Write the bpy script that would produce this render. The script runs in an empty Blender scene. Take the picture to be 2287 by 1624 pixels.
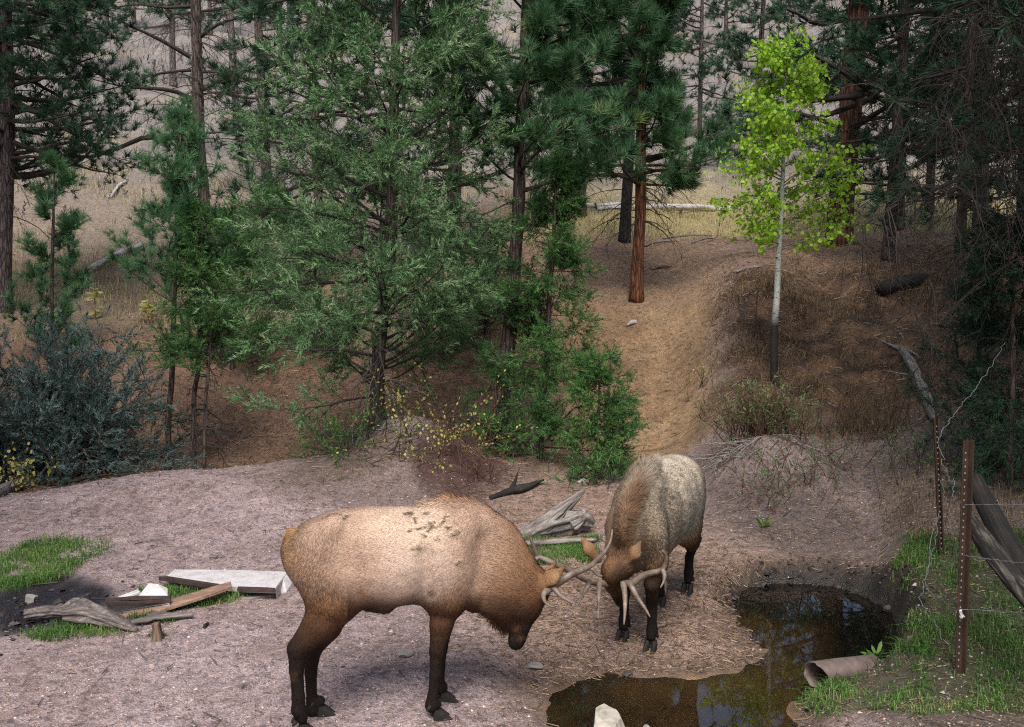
import bpy, math, random
import numpy as np
from mathutils import Vector, Matrix

SC = bpy.context.scene
COL = SC.collection
RNG = np.random.default_rng(7)
V3 = lambda *a: np.array(a, float)

# ------------------------------------------------------------------ camera
FPX, PW, PH = 2700.0, 2287.0, 1624.0          # focal length in photo pixels (photo taken as 2287 x 1624)
CAMZ, TH = 3.15, math.radians(6.76)
cam = bpy.data.cameras.new('camera'); camo = bpy.data.objects.new('camera', cam); COL.objects.link(camo)
cam.sensor_width = 36.0; cam.lens = 36.0 * FPX / PW; cam.clip_start = 0.1; cam.clip_end = 600
camo.location = (0, 0, CAMZ); camo.rotation_euler = (math.pi / 2 - TH, 0, 0)
SC.camera = camo

# ------------------------------------------------------------------ sky, sun, exposure (overcast daylight)
SUN_EL, SUN_AZ = math.radians(52), math.radians(182)     # azimuth clockwise from +Y: high, behind the camera
w = bpy.data.worlds.new('World'); SC.world = w; w.use_nodes = True
nt = w.node_tree
sky = nt.nodes.new('ShaderNodeTexSky'); sky.sky_type = 'NISHITA'; sky.sun_disc = False
sky.sun_elevation = SUN_EL; sky.sun_rotation = SUN_AZ
sky.air_density = 1.0; sky.dust_density = 4.0; sky.ozone_density = 1.0
bg = nt.nodes['Background']; bg.inputs['Strength'].default_value = 0.055
nt.links.new(sky.outputs[0], bg.inputs['Color'])
sl = bpy.data.lights.new('sun', 'SUN'); sl.energy = 1.5; sl.angle = math.radians(30); sl.color = (1.0, 0.96, 0.90)
so = bpy.data.objects.new('sun', sl); COL.objects.link(so)
sd = Vector((math.sin(SUN_AZ) * math.cos(SUN_EL), math.cos(SUN_AZ) * math.cos(SUN_EL), math.sin(SUN_EL)))
so.rotation_euler = sd.to_track_quat('Z', 'Y').to_euler(); so.location = (0, 0, 30)
vs = SC.view_settings; vs.view_transform = 'Standard'; vs.look = 'None'; vs.gamma = 1.0; vs.exposure = 1.42
vs.use_curve_mapping = False
cy = SC.cycles
cy.max_bounces = 5; cy.diffuse_bounces = 2; cy.glossy_bounces = 3; cy.transmission_bounces = 4; cy.transparent_max_bounces = 6
cy.use_denoising = False; cy.denoiser = "OPENIMAGEDENOISE"
cy.filter_width = 1.15
cy.caustics_reflective = False; cy.caustics_refractive = False

# ------------------------------------------------------------------ photo pixel -> ray
ST, CT = math.sin(TH), math.cos(TH)
def ray(X, Y):
    u = (X - PW / 2) / FPX; v = (PH / 2 - Y) / FPX
    return np.array([u, CT + v * ST, -ST + v * CT])
def at(X, Y, d):                                # the point on that ray d metres ahead of the camera along the ground
    r = ray(X, Y); return np.array([0, 0, CAMZ]) + r * (d / r[1])
def on_z(X, Y, z):
    r = ray(X, Y); return np.array([0, 0, CAMZ]) + r * ((z - CAMZ) / r[2])
def on_plane(X, Y, p0, n):
    r = ray(X, Y); o = np.array([0, 0, CAMZ]); return o + r * (np.dot(p0 - o, n) / np.dot(r, n))
def proj(P):
    P = np.asarray(P, float); q = P - np.array([0, 0, CAMZ])
    f = q[..., 1] * CT - q[..., 2] * ST; u = q[..., 0]; v = q[..., 1] * ST + q[..., 2] * CT
    f = np.maximum(f, 0.05)
    return PW / 2 + FPX * u / f, PH / 2 - FPX * v / f
def ppm(d): return FPX / d                      # photo pixels per metre

# ------------------------------------------------------------------ noise
def _h(*k):
    n = np.zeros(np.broadcast(*k).shape, np.uint64)
    for i, a in enumerate(k):
        n = n * np.uint64(6364136223846793005) + a.astype(np.int64).astype(np.uint64) * np.uint64([374761393, 668265263, 2147483647, 1274126177][i])
        n = (n ^ (n >> np.uint64(13))) * np.uint64(1274126177)
    n = n ^ (n >> np.uint64(16))
    return (n & np.uint64(0xFFFFFF)).astype(float) / float(0xFFFFFF)
def vnoise(P, s=1.0, seed=0):
    P = np.asarray(P, float) * s + seed * 17.31
    i = np.floor(P).astype(np.int64); f = P - i; f = f * f * (3 - 2 * f)
    dim = P.shape[-1]; r = 0
    for c in range(1 << dim):
        wgt = 1.0; k = []
        for d in range(dim):
            b = (c >> d) & 1
            wgt = wgt * (f[..., d] if b else 1 - f[..., d]); k.append(i[..., d] + b)
        r = r + wgt * _h(*k)
    return r * 2 - 1
def fbm(P, s=1.0, o=4, seed=0):
    r = 0; a = 1.0; t = 0
    for k in range(o):
        r = r + a * vnoise(P, s * 2 ** k, seed + k); t += a; a *= 0.5
    return r / t
def sstep(a, b, x):
    t = np.clip((x - a) / (b - a), 0, 1); return t * t * (3 - 2 * t)
def nrm(v): return v / np.maximum(np.linalg.norm(v, axis=-1, keepdims=True), 1e-9)

# ------------------------------------------------------------------ mesh helpers
class MB:
    """collects vertices and faces (tris or quads) and builds one mesh"""
    def __init__(s): s.v = []; s.t = []; s.q = []; s.at = {}; s.n = 0
    def add(s, v, tris=None, quads=None, **attrs):
        v = np.asarray(v, float).reshape(-1, 3)
        if tris is not None and len(tris): s.t.append(np.asarray(tris, np.int64).reshape(-1, 3) + s.n)
        if quads is not None and len(quads): s.q.append(np.asarray(quads, np.int64).reshape(-1, 4) + s.n)
        for k, a in attrs.items():
            s.at.setdefault(k, []).append((s.n, np.asarray(a, float)))
        s.v.append(v); s.n += len(v); return s
    def mesh(s, name, smooth=False):
        v = np.concatenate(s.v) if s.v else np.zeros((0, 3))
        t = np.concatenate(s.t) if s.t else np.zeros((0, 3), np.int64)
        q = np.concatenate(s.q) if s.q else np.zeros((0, 4), np.int64)
        me = bpy.data.meshes.new(name)
        me.vertices.add(len(v)); me.vertices.foreach_set('co', v.astype(np.float32).ravel())
        idx = np.concatenate([t.ravel(), q.ravel()]).astype(np.int32)
        me.loops.add(len(idx)); me.loops.foreach_set('vertex_index', idx)
        nf = len(t) + len(q); me.polygons.add(nf)
        ls = np.concatenate([np.arange(len(t)) * 3, len(t) * 3 + np.arange(len(q)) * 4]).astype(np.int32)
        me.polygons.foreach_set('loop_start', ls)
        me.polygons.foreach_set('loop_total', np.concatenate([np.full(len(t), 3), np.full(len(q), 4)]).astype(np.int32))
        me.polygons.foreach_set('use_smooth', np.full(nf, smooth, bool))
        for k, lst in s.at.items():
            if lst[0][1].ndim == 2:
                full = np.ones((len(v), 4))
                for o, a in lst: full[o:o + len(a), :a.shape[1]] = a
                me.attributes.new(k, 'FLOAT_COLOR', 'POINT').data.foreach_set('color', full.astype(np.float32).ravel())
            else:
                full = np.zeros(len(v))
                for o, a in lst: full[o:o + len(a)] = a
                me.attributes.new(k, 'FLOAT', 'POINT').data.foreach_set('value', full.astype(np.float32))
        me.update(calc_edges=True); me.validate()
        return me
    def build(s, name, mat, parent=None, smooth=False, **props):
        return link(name, s.mesh(name, smooth), mat, parent, **props)

def link(name, me, mat, parent=None, loc=None, **props):
    o = bpy.data.objects.new(name, me); COL.objects.link(o)
    if mat is not None and len(me.materials) == 0: me.materials.append(mat)
    if parent is not None:
        o.parent = parent; o.matrix_parent_inverse = parent.matrix_basis.inverted()
    if loc is not None: o.location = loc
    for k, v in props.items(): o[k] = v
    return o
def thing(name, label, cat, loc=(0, 0, 0), group=None):
    o = bpy.data.objects.new(name, None); COL.objects.link(o); o.location = loc
    o.empty_display_size = 0.2
    o['label'] = label; o['category'] = cat
    if group: o['group'] = group
    return o
def tag(o, label, cat, group=None):
    o['label'] = label; o['category'] = cat
    if group: o['group'] = group
    return o

def box_vf(sx, sy, sz, bev=0.0):
    """box centred on the origin, its edges chamfered"""
    if bev <= 0:
        v = np.array([[x, y, z] for x in (-1, 1) for y in (-1, 1) for z in (-1, 1)], float) * [sx / 2, sy / 2, sz / 2]
        return v, [[0, 1, 3, 2], [4, 6, 7, 5], [0, 4, 5, 1], [2, 3, 7, 6], [0, 2, 6, 4], [1, 5, 7, 3]]
    hs = np.array([sx, sy, sz]) / 2
    v = []; ids = {}
    for c in range(8):
        s = np.array([1 if c & 1 else -1, 1 if c & 2 else -1, 1 if c & 4 else -1])
        for ax in range(3):
            p = s * (hs - bev); p[ax] = s[ax] * hs[ax]; ids[(c, ax)] = len(v); v.append(p)
    F = []
    for ax in range(3):
        a, b = 1 << ((ax + 1) % 3), 1 << ((ax + 2) % 3)
        for hi in (0, 1 << ax):
            q = [ids[(hi, ax)], ids[(hi | a, ax)], ids[(hi | a | b, ax)], ids[(hi | b, ax)]]
            F.append(q if hi else q[::-1])
        for m in (0, a, b, a | b):
            c0, c1 = m, m | (1 << ax); o1, o2 = (ax + 1) % 3, (ax + 2) % 3
            q = [ids[(c0, o1)], ids[(c1, o1)], ids[(c1, o2)], ids[(c0, o2)]]
            par = (1 if m & a else -1) * (1 if m & b else -1)
            F.append(q if par > 0 else q[::-1])
    T = []
    for c in range(8):
        t = [ids[(c, 0)], ids[(c, 1)], ids[(c, 2)]]
        par = (1 if c & 1 else -1) * (1 if c & 2 else -1) * (1 if c & 4 else -1)
        T.append(t if par > 0 else t[::-1])
    return np.array(v), F, T
def add_box(mb, size, M, bev=0.004, rough=0.0, sub=0):
    r = box_vf(*size, bev)
    v = r[0] + (RNG.normal(0, rough, r[0].shape) if rough else 0)
    v = v @ np.array(M)[:3, :3].T + np.array(M)[:3, 3]
    mb.add(v, tris=r[2] if len(r) > 2 else None, quads=r[1])
def frame_from(p, x, up=(0, 0, 1)):
    """matrix at p with its X axis along x"""
    x = nrm(np.asarray(x, float)); y = nrm(np.cross(up, x)); z = np.cross(x, y)
    M = np.eye(4); M[:3, 0] = x; M[:3, 1] = y; M[:3, 2] = z; M[:3, 3] = p; return M

def tubes(P, R, sides=5, caps=True):
    """P (n,m,3) polylines, R (n,m) radii -> verts, quads, tris for all of them"""
    P = np.asarray(P, float); R = np.asarray(R, float); n, m, _ = P.shape
    T = np.empty_like(P); T[:, 1:-1] = P[:, 2:] - P[:, :-2]; T[:, 0] = P[:, 1] - P[:, 0]; T[:, -1] = P[:, -1] - P[:, -2]
    T = nrm(T)
    ref = np.where(np.abs(T[:, :1, 2:3]) > 0.9, np.array([1.0, 0, 0]), np.array([0, 0, 1.0]))
    ref = np.broadcast_to(ref, T.shape)
    A = nrm(np.cross(T, ref)); B = np.cross(T, A)
    an = np.arange(sides) * 2 * np.pi / sides
    V = P[:, :, None] + R[:, :, None, None] * (A[:, :, None] * np.cos(an)[:, None] + B[:, :, None] * np.sin(an)[:, None])
    base = (np.arange(n) * m * sides)[:, None, None] + (np.arange(m - 1) * sides)[None, :, None]
    k = np.arange(sides); k2 = (k + 1) % sides
    Q = np.stack([base + k, base + k2, base + k2 + sides, base + k + sides], -1).reshape(-1, 4)
    tr = []
    if caps:
        b0 = (np.arange(n) * m * sides)[:, None]; b1 = b0 + (m - 1) * sides
        for i in range(1, sides - 1):
            tr.append(np.concatenate([b0, b0 + i + 1, b0 + i], 1)); tr.append(np.concatenate([b1, b1 + i, b1 + i + 1], 1))
        tr = np.concatenate(tr)
    return V.reshape(-1, 3), Q, tr
def resample(pts, n, extra=None):
    """Catmull-Rom through the points, n samples; extra columns follow"""
    p = np.asarray(pts, float)
    if extra is not None: p = np.concatenate([p, np.asarray(extra, float).reshape(len(p), -1)], 1)
    q = np.concatenate([[2 * p[0] - p[1]], p, [2 * p[-1] - p[-2]]])
    seg = np.linalg.norm(np.diff(p[:, :3], axis=0), axis=1); cum = np.concatenate([[0], np.cumsum(seg)]) / seg.sum()
    t = np.linspace(0, 1, n); k = np.clip(np.searchsorted(cum, t, 'right') - 1, 0, len(p) - 2)
    f = ((t - cum[k]) / np.maximum(cum[k + 1] - cum[k], 1e-9))[:, None]
    a, b, c, d = q[k], q[k + 1], q[k + 2], q[k + 3]
    return 0.5 * (2 * b + (c - a) * f + (2 * a - 5 * b + 4 * c - d) * f ** 2 + (3 * b - 3 * c + d - a) * f ** 3)
def rough_tube(pts, rad, n=30, sides=16, amp=0.1, groove=0.0, seed=0, flare=0.0, gs=3.0, taper_noise=0.0):
    """one trunk or log: uneven, grooved along its length"""
    s = resample(pts, n, np.asarray(rad, float)[:, None]); P, r = s[:, :3], s[:, 3]
    T = nrm(np.gradient(P, axis=0)); ref = np.array([1.0, 0, 0]) if abs(T[0][0]) < 0.8 else np.array([0, 1.0, 0])
    A = nrm(np.cross(T, ref)); B = np.cross(T, A)
    an = np.arange(sides) * 2 * np.pi / sides
    L = np.concatenate([[0], np.cumsum(np.linalg.norm(np.diff(P, axis=0), axis=1))])
    ca, sa = np.cos(an), np.sin(an)
    q = np.stack(np.broadcast_arrays(ca[None] * 1.5, sa[None] * 1.5, L[:, None] * 1.2 + seed), -1)
    rr = 1 + amp * fbm(q, 1.0, 3, seed)
    if groove: 
        q2 = np.stack(np.broadcast_arrays(ca[None] * gs, sa[None] * gs, L[:, None] * 0.8 + seed * 3), -1)
        rr = rr - groove * np.abs(fbm(q2, 1.6, 3, seed + 9)) * 1.6
    if flare: rr = rr * (1 + flare * np.exp(-L / 0.25))[:, None]
    V = P[:, None] + (r[:, None] * rr)[..., None] * (A[:, None] * ca[None, :, None] + B[:, None] * sa[None, :, None])
    k = np.arange(sides); k2 = (k + 1) % sides
    base = (np.arange(n - 1) * sides)[:, None]
    Q = np.stack([base + k, base + k2, base + k2 + sides, base + k + sides], -1).reshape(-1, 4)
    v = np.concatenate([V.reshape(-1, 3), [P[0]], [P[-1]]]); c0 = n * sides; c1 = c0 + 1; e = (n - 1) * sides
    tr = [[c0, int(b), int(a)] for a, b in zip(k, k2)] + [[c1, int(e + a), int(e + b)] for a, b in zip(k, k2)]
    return v, Q, np.array(tr)

def frames(D, roll):
    """(n,3) directions -> (n,3,3) with columns x, y, z = D"""
    D = nrm(D); ref = np.where(np.abs(D[:, 2:3]) > 0.95, np.array([1.0, 0, 0]), np.array([0, 0, 1.0]))
    x = nrm(np.cross(ref, D)); y = np.cross(D, x)
    c, s = np.cos(roll)[:, None], np.sin(roll)[:, None]
    return np.stack([x * c + y * s, -x * s + y * c, D], -1)
def scatter(mb, tv, tf, pos, fr, sc, rnd=None, shade=None):
    """copies of a small template (tv, triangles tf) into the mesh builder"""
    n, k = len(pos), len(tv)
    if n == 0: return
    V = np.einsum('nij,kj->nki', fr, tv) * np.asarray(sc).reshape(-1, 1, 1) + pos[:, None]
    F = (np.asarray(tf)[None] + (np.arange(n) * k)[:, None, None]).reshape(-1, 3)
    if rnd is None: rnd = RNG.random(n)
    r = np.repeat(rnd, k)
    mb.add(V.reshape(-1, 3), tris=F, rnd=r)
def grow(S, D, L, m, up=0.0, wander=0.15, rng=RNG):
    """n curved shoots from S along D; up: bend per shoot or (m,) schedule"""
    n = len(S); p = [S]; d = nrm(D); L = np.broadcast_to(L, (n,))
    for i in range(m):
        u = up[i] if (np.ndim(up) == 1 and len(up) == m and n != m) else up
        b = np.zeros((n, 3)); b[:, 2] = u
        d = nrm(d + b / m + rng.normal(0, wander, (n, 3)))
        p.append(p[-1] + d * (L / m)[:, None])
    return np.stack(p, 1)
def along(P, t):
    """points and tangents on polylines P (n,m,3) at t (n,k)"""
    n, m, _ = P.shape; x = np.clip(t, 0, 0.9999) * (m - 1); i = x.astype(int); f = (x - i)[..., None]
    r = np.arange(n)[:, None]
    a, b = P[r, i], P[r, i + 1]
    return a + (b - a) * f, nrm(b - a)

# ------------------------------------------------------------------ materials
class Mat:
    def __init__(s, name):
        s.m = bpy.data.materials.new(name); s.m.use_nodes = True; s.nt = s.m.node_tree
        s.b = s.nt.nodes['Principled BSDF']; s.out = s.nt.nodes['Material Output']
    def n(s, t, **kw):
        x = s.nt.nodes.new('ShaderNode' + t)
        for k, v in kw.items():
            if k.startswith('i_'):
                key = k[2:]; key = int(key) if key.isdigit() else key.replace('_', ' ')
                x.inputs[key].default_value = v
            else: setattr(x, k, v)
        return x
    def l(s, a, b): s.nt.links.new(a, b)
    def coords(s, scale=(1, 1, 1), kind='Object'):
        tc = s.n('TexCoord'); mp = s.n('Mapping'); mp.inputs['Scale'].default_value = scale
        s.l(tc.outputs[kind], mp.inputs['Vector']); return mp.outputs[0]
    def noise(s, vec, scale, detail=4, rough=0.6):
        x = s.n('TexNoise', i_Scale=scale, i_Detail=detail, i_Roughness=rough); s.l(vec, x.inputs['Vector']); return x.outputs['Fac']
    def ramp(s, fac, stops, interp='LINEAR'):
        r = s.n('ValToRGB'); r.color_ramp.interpolation = interp; e = r.color_ramp.elements
        while len(e) < len(stops): e.new(0.5)
        for el, (p, c) in zip(e, stops): el.position = p; el.color = (*c, 1) if len(c) == 3 else c
        s.l(fac, r.inputs[0]); return r.outputs[0]
    def mix(s, fac, a, b, mode='MIX'):
        x = s.n('Mix', data_type='RGBA', blend_type=mode)
        for val, sock in ((fac, x.inputs[0]), (a, x.inputs[6]), (b, x.inputs[7])):
            if isinstance(val, (int, float)): sock.default_value = val
            elif isinstance(val, tuple): sock.default_value = (*val, 1) if len(val) == 3 else val
            else: s.l(val, sock)
        return x.outputs[2]
    def math(s, op, a, b=None):
        x = s.n('Math', operation=op)
        for val, sock in ((a, x.inputs[0]), (b, x.inputs[1])):
            if val is None: continue
            if isinstance(val, (int, float)): sock.default_value = val
            else: s.l(val, sock)
        return x.outputs[0]
    def bump(s, h, strength=0.5, dist=0.01):
        b = s.n('Bump', i_Strength=strength, i_Distance=dist); s.l(h, b.inputs['Height']); s.l(b.outputs[0], s.b.inputs['Normal']); return b
    def color(s, c):
        if isinstance(c, tuple): s.b.inputs['Base Color'].default_value = (*c, 1)
        else: s.l(c, s.b.inputs['Base Color'])
    def rough(s, r): s.b.inputs['Roughness'].default_value = r; return s
    def attr(s, name, out='Color'):
        return s.n('Attribute', attribute_name=name).outputs[out]

def bark_mat(name, c0, c1, c2, scale=1.0, bump=0.02, stretch=0.18):
    m = Mat(name); v = m.coords((scale, scale, scale * stretch))
    a = m.noise(v, 26, 5, 0.65); vo = m.n('TexVoronoi', feature='DISTANCE_TO_EDGE', i_Scale=22.0); m.l(v, vo.inputs['Vector'])
    crack = m.ramp(vo.outputs['Distance'], [(0.0, (0, 0, 0)), (0.18, (1, 1, 1))])
    base = m.ramp(a, [(0.3, c0), (0.5, c1), (0.72, c2)])
    c = m.mix(0.8, base, m.mix(1.0, crack, base, 'MULTIPLY'))
    big = m.noise(m.coords((1, 1, 1)), 2.3, 3); c = m.mix(0.55, c, m.mix(1.0, c, m.ramp(big, [(0.3, (0.35, 0.35, 0.36)), (0.7, (1.25, 1.2, 1.15))]), 'MULTIPLY'))
    m.color(c); m.rough(0.9)
    h = m.math('ADD', m.math('MULTIPLY', a, 0.6), m.math('MULTIPLY', crack, 0.5)); m.bump(h, 0.9, bump)
    return m.m
def leaf_mat(name, stops, trans=0.3, rough=0.55, spec=0.3):
    m = Mat(name); c = m.ramp(m.attr('rnd', 'Fac'), stops); m.color(c); m.rough(rough)
    m.b.inputs['Specular IOR Level'].default_value = spec
    t = m.n('BsdfTranslucent'); m.l(c, t.inputs['Color']); mx = m.n('MixShader', i_0=trans)
    m.l(m.b.outputs[0], mx.inputs[1]); m.l(t.outputs[0], mx.inputs[2]); m.l(mx.outputs[0], m.out.inputs['Surface'])
    return m.m
def plain_mat(name, c0, c1, scale=8, rough=0.85, bump=0.0, stretch=(1, 1, 1)):
    m = Mat(name); a = m.noise(m.coords(stretch), scale, 5, 0.65)
    m.color(m.ramp(a, [(0.3, c0), (0.7, c1)])); m.rough(rough)
    if bump: m.bump(a, 0.8, bump)
    return m.m
def wood_mat(name, c0, c1, c2, axis=0, rough=0.85, bump=0.006, sc=1.0):
    """weathered grain running along one axis of the object"""
    st = [9 * sc, 9 * sc, 9 * sc]; st[axis] = 0.7 * sc
    m = Mat(name); v = m.coords(tuple(st)); a = m.noise(v, 5, 6, 0.7); b = m.noise(m.coords((1, 1, 1)), 5, 3)
    c = m.ramp(a, [(0.3, c0), (0.5, c1), (0.68, c2)])
    c = m.mix(0.5, c, m.mix(1.0, c, m.ramp(b, [(0.3, (0.5, 0.5, 0.5)), (0.7, (1.2, 1.2, 1.2))]), 'MULTIPLY'))
    m.color(c); m.rough(rough); m.bump(a, 0.9, bump); return m.m
# ------------------------------------------------------------------ terrain
HILL = [(38, 4.5), (48, 6.6), (62, 9.9), (90, 17), (130, 27.5), (200, 42), (260, 50)]
PROF = {
 'L': [(-40, .6), (0, .1), (6, 0), (11, .02), (13, .05), (15.3, -.25), (16.5, -.12), (18, .5), (20, 1.2), (25, 2.1), (30, 3.15)] + HILL,
 'G': [(-40, .6), (0, .1), (6, 0), (10, .03), (13, .06), (15, .08), (16.5, .12), (18, .65), (20, 1.5), (21, 1.85), (24, 2.6), (26, 2.85), (34, 3.55)] + HILL,
 'R': [(-40, .6), (0, .1), (6, 0), (9.8, 0), (10.9, .06), (12.5, .34), (14.4, .64), (16, .85), (18, 1.5), (20, 2.3), (22, 2.55), (24, 2.7), (34, 3.55)] + HILL,
 'Q': [(-40, .6), (0, .12), (6, .1), (7, .11), (8, .14), (10, .40), (12, .62), (14.4, .85), (16, 1.1), (18, 1.6), (20, 2.3), (22, 2.6), (24, 2.8), (34, 3.6)] + HILL,
}
_ty = np.arange(-40, 260, 0.1)
def _tab(k):
    a = np.array(PROF[k]); z = np.interp(_ty, a[:, 0], a[:, 1]); g = np.exp(-(np.arange(-15, 16) / 6.0) ** 2); g /= g.sum()
    return np.convolve(np.pad(z, 15, mode='edge'), g, 'valid')
TAB = {k: _tab(k) for k in PROF}
UN = [(-9, 'L'), (-.06, 'L'), (.03, 'G'), (.12, 'G'), (.2, 'R'), (.29, 'R'), (.36, 'Q'), (9, 'Q')]
WATER_Z = -0.10
POND_PX = [(1640, 1345), (1668, 1318), (1720, 1302), (1800, 1299), (1880, 1310), (1945, 1332), (1995, 1368), (2022, 1420), (2005, 1462), (1965, 1498),
           (1850, 1515), (1775, 1545), (1762, 1590), (1765, 1640), (1790, 1760), (1480, 1780), (1420, 1680), (1352, 1640), (1270, 1625), (1215, 1585), (1235, 1548), (1310, 1522), (1420, 1513),
           (1560, 1512), (1668, 1503), (1718, 1482), (1712, 1452), (1680, 1410), (1655, 1378)]
POND = np.array([on_z(x, y, WATER_Z)[:2] for x, y in POND_PX])
def poly_sd(x, y, poly):
    d = np.full(x.shape, 1e9); ins = np.zeros(x.shape, bool); n = len(poly)
    for i in range(n):
        a, b = poly[i], poly[(i + 1) % n]; e = b - a
        t = np.clip(((x - a[0]) * e[0] + (y - a[1]) * e[1]) / (e @ e), 0, 1)
        d = np.minimum(d, np.hypot(x - a[0] - t * e[0], y - a[1] - t * e[1]))
        c = ((a[1] > y) != (b[1] > y)) & (x < (b[0] - a[0]) * (y - a[1]) / (b[1] - a[1] + 1e-12) + a[0]); ins ^= c
    return np.where(ins, -d, d)
MOUND = at(930, 985, 14.7); MUDC = on_z(85, 1362, 0)
HUMM = at(1735, 1040, 12.9)
def H(x, y, fine=True):
    x = np.asarray(x, float); y = np.asarray(y, float)
    u = x / np.maximum(y, 1.5)
    cols = [np.interp(y, _ty, TAB[k]) for _, k in UN]
    z = cols[0]
    for i in range(len(UN) - 1):
        t = sstep(UN[i][0], UN[i + 1][0], u); z = z + (cols[i + 1] - cols[i]) * t
    X = PW / 2 + FPX * u
    # berm of bare gravel on the left
    yc = np.interp(X, [-400, 0, 300, 640, 900], [12.4, 13.0, 13.6, 14.2, 14.5]); hb = np.interp(X, [-600, 0, 300, 640, 820, 1000, 1150], [.05, .10, .27, .40, .3, .1, 0])
    dy = y - yc; z = z + hb * np.exp(-(dy / np.where(dy < 0, 1.5, 0.75)) ** 2)
    # mound under the juniper
    r2 = ((x - MOUND[0]) / 0.85) ** 2 + ((y - 14.75) / 0.85) ** 2; z = z + 0.78 * np.exp(-r2)
    # hummock under the willow bush
    r2 = ((x - HUMM[0]) / 0.62) ** 2 + ((y - 12.9) / 0.5) ** 2; z = z + 0.42 * np.exp(-r2)
    r2 = ((x - HUMM[0] - .45) / 0.8) ** 2 + ((y - 12.1) / 0.5) ** 2; z = z + 0.12 * np.exp(-r2)
    P2 = np.stack([x, y], -1)
    amp = np.interp(y, [6, 11, 15, 22, 40, 90], [.012, .02, .06, .12, .25, .9])
    z = z + amp * fbm(P2, 0.9, 3, 3) * np.where(y > 40, .8, 1)
    bank = sstep(.17, .24, u) * sstep(13.5, 16, y) * sstep(26, 19, y)
    z = z + bank * (0.22 * fbm(P2, 1.5, 3, 21) + .05 * fbm(P2, 5.0, 2, 22))
    # mud hollow on the left
    r2 = ((x - MUDC[0]) / .55) ** 2 + ((y - MUDC[1]) / .5) ** 2; z = z - .06 * np.exp(-r2 * 1.3)
    # the pond
    near = (y > 4.5) & (y < 12.5) & (x > -.8) & (x < 4.5)
    sd = np.full(x.shape, 9.0)
    if near.any(): sd[near] = poly_sd(x[near], y[near], POND)
    sd = sd + (.10 * fbm(P2, 2.2, 3, 5) + .03 * fbm(P2, 9.0, 2, 6)) * (sd < 3)
    steep = np.maximum(sstep(.24, .30, u), .7 * sstep(9.7, 10.2, y))
    wd = 0.9 * (1 - steep) + 0.13 * steep
    zp = np.where(sd > 0, WATER_Z + sd * (.09 + .9 * steep), WATER_Z + np.maximum(sd * .35, -.16))
    z = z + (zp - z) * sstep(1, 0, sd / wd)
    if fine:
        r2 = ((x - MUDC[0]) / .7) ** 2 + ((y - MUDC[1]) / .6) ** 2; z = z + .05 * np.exp(-r2 ** 2) * fbm(P2, 6, 2, 71)
        z = z + np.interp(y, [5, 14, 20], [.018, .022, .04]) * fbm(P2, 5.0, 3, 8)
    return z
def Hp(x, y): return float(H(np.array([x]), np.array([y]))[0])
def on_ground(X, Y, lo=5.0, hi=120.0):
    """where the ray through a photo pixel meets the ground"""
    r = ray(X, Y); t = np.concatenate([np.arange(lo, 30, .04), np.arange(30, hi, .25)])
    z = CAMZ + r[2] / r[1] * t; g = H(r[0] / r[1] * t, t); k = np.argmax(z < g)
    d = t[k] if (z < g).any() else hi
    return np.array([r[0] / r[1] * d, d, Hp(r[0] / r[1] * d, d)])
def ell(X, Y, cx, cy, rx, ry, ang=0.0, soft=.5):
    c, s = math.cos(math.radians(ang)), math.sin(math.radians(ang)); dx, dy = X - cx, Y - cy
    r = ((dx * c + dy * s) / rx) ** 2 + ((-dx * s + dy * c) / ry) ** 2
    return sstep(1 + soft, 1 - soft, r)

ys = list(np.arange(-30, 5, 1.0)); yy = 5.0
while yy < 255: ys.append(yy); yy += max(.048, .0095 * yy)
ys = np.array(ys); NX = 340
tt = np.linspace(-1, 1, NX)
GY = np.repeat(ys[:, None], NX, 1); GX = tt[None] * (5 + .75 * np.maximum(ys, 3))[:, None]
GZ = H(GX, GY)
gX, gY = proj(np.stack([GX, GY, GZ], -1))
gu = GX / np.maximum(GY, 1.5); P2 = np.stack([GX, GY], -1)
n4 = fbm(P2, 11, 3, 61); n1 = fbm(P2, 1.1, 4, 31); n2 = fbm(P2, 4.5, 4, 41); n3 = fbm(P2, 0.35, 4, 51)
def lay(c, m, col):
    m = np.clip(m, 0, 1)[..., None]; return c * (1 - m) + np.array(col) * m
gc = np.ones(GX.shape + (3,)) * np.array([.325, .262, .27])
gc = lay(gc, sstep(-.2, .5, n1) * .6, [.24, .18, .175]); gc = lay(gc, sstep(.12, .5, n2) * .5, [.19, .14, .135]); n4 = fbm(P2, 11, 3, 61); gc = lay(gc, sstep(.22, .5, n4) * .4, [.16, .12, .115]); gc = lay(gc, sstep(.2, .5, -n4) * .35, [.44, .36, .355])
X_, Y_ = gX + 40 * n1, gY + 18 * n2
nearf = GY < 17
# warmer, needle-strewn gravel by the second elk and the pond
gc = lay(gc, ell(X_, Y_, 1560, 1420, 480, 260, 0, .6) * .85 * nearf, [.29, .205, .16])
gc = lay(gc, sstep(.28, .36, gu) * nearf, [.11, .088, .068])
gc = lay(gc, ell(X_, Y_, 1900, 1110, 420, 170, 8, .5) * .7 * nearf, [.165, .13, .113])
gc = lay(gc, ell(X_, Y_, 1240, 1110, 170, 90, 0, .5) * .8 * nearf, [.27, .185, .14])
# mound, hummock
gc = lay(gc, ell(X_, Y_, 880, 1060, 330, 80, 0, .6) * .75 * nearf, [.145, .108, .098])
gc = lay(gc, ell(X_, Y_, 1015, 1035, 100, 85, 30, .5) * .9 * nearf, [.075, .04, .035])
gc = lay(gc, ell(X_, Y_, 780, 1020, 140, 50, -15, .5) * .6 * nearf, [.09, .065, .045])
gc = lay(gc, ell(X_, Y_, 1770, 1150, 190, 70, 15, .5) * .75 * nearf, [.10, .08, .075])
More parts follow.
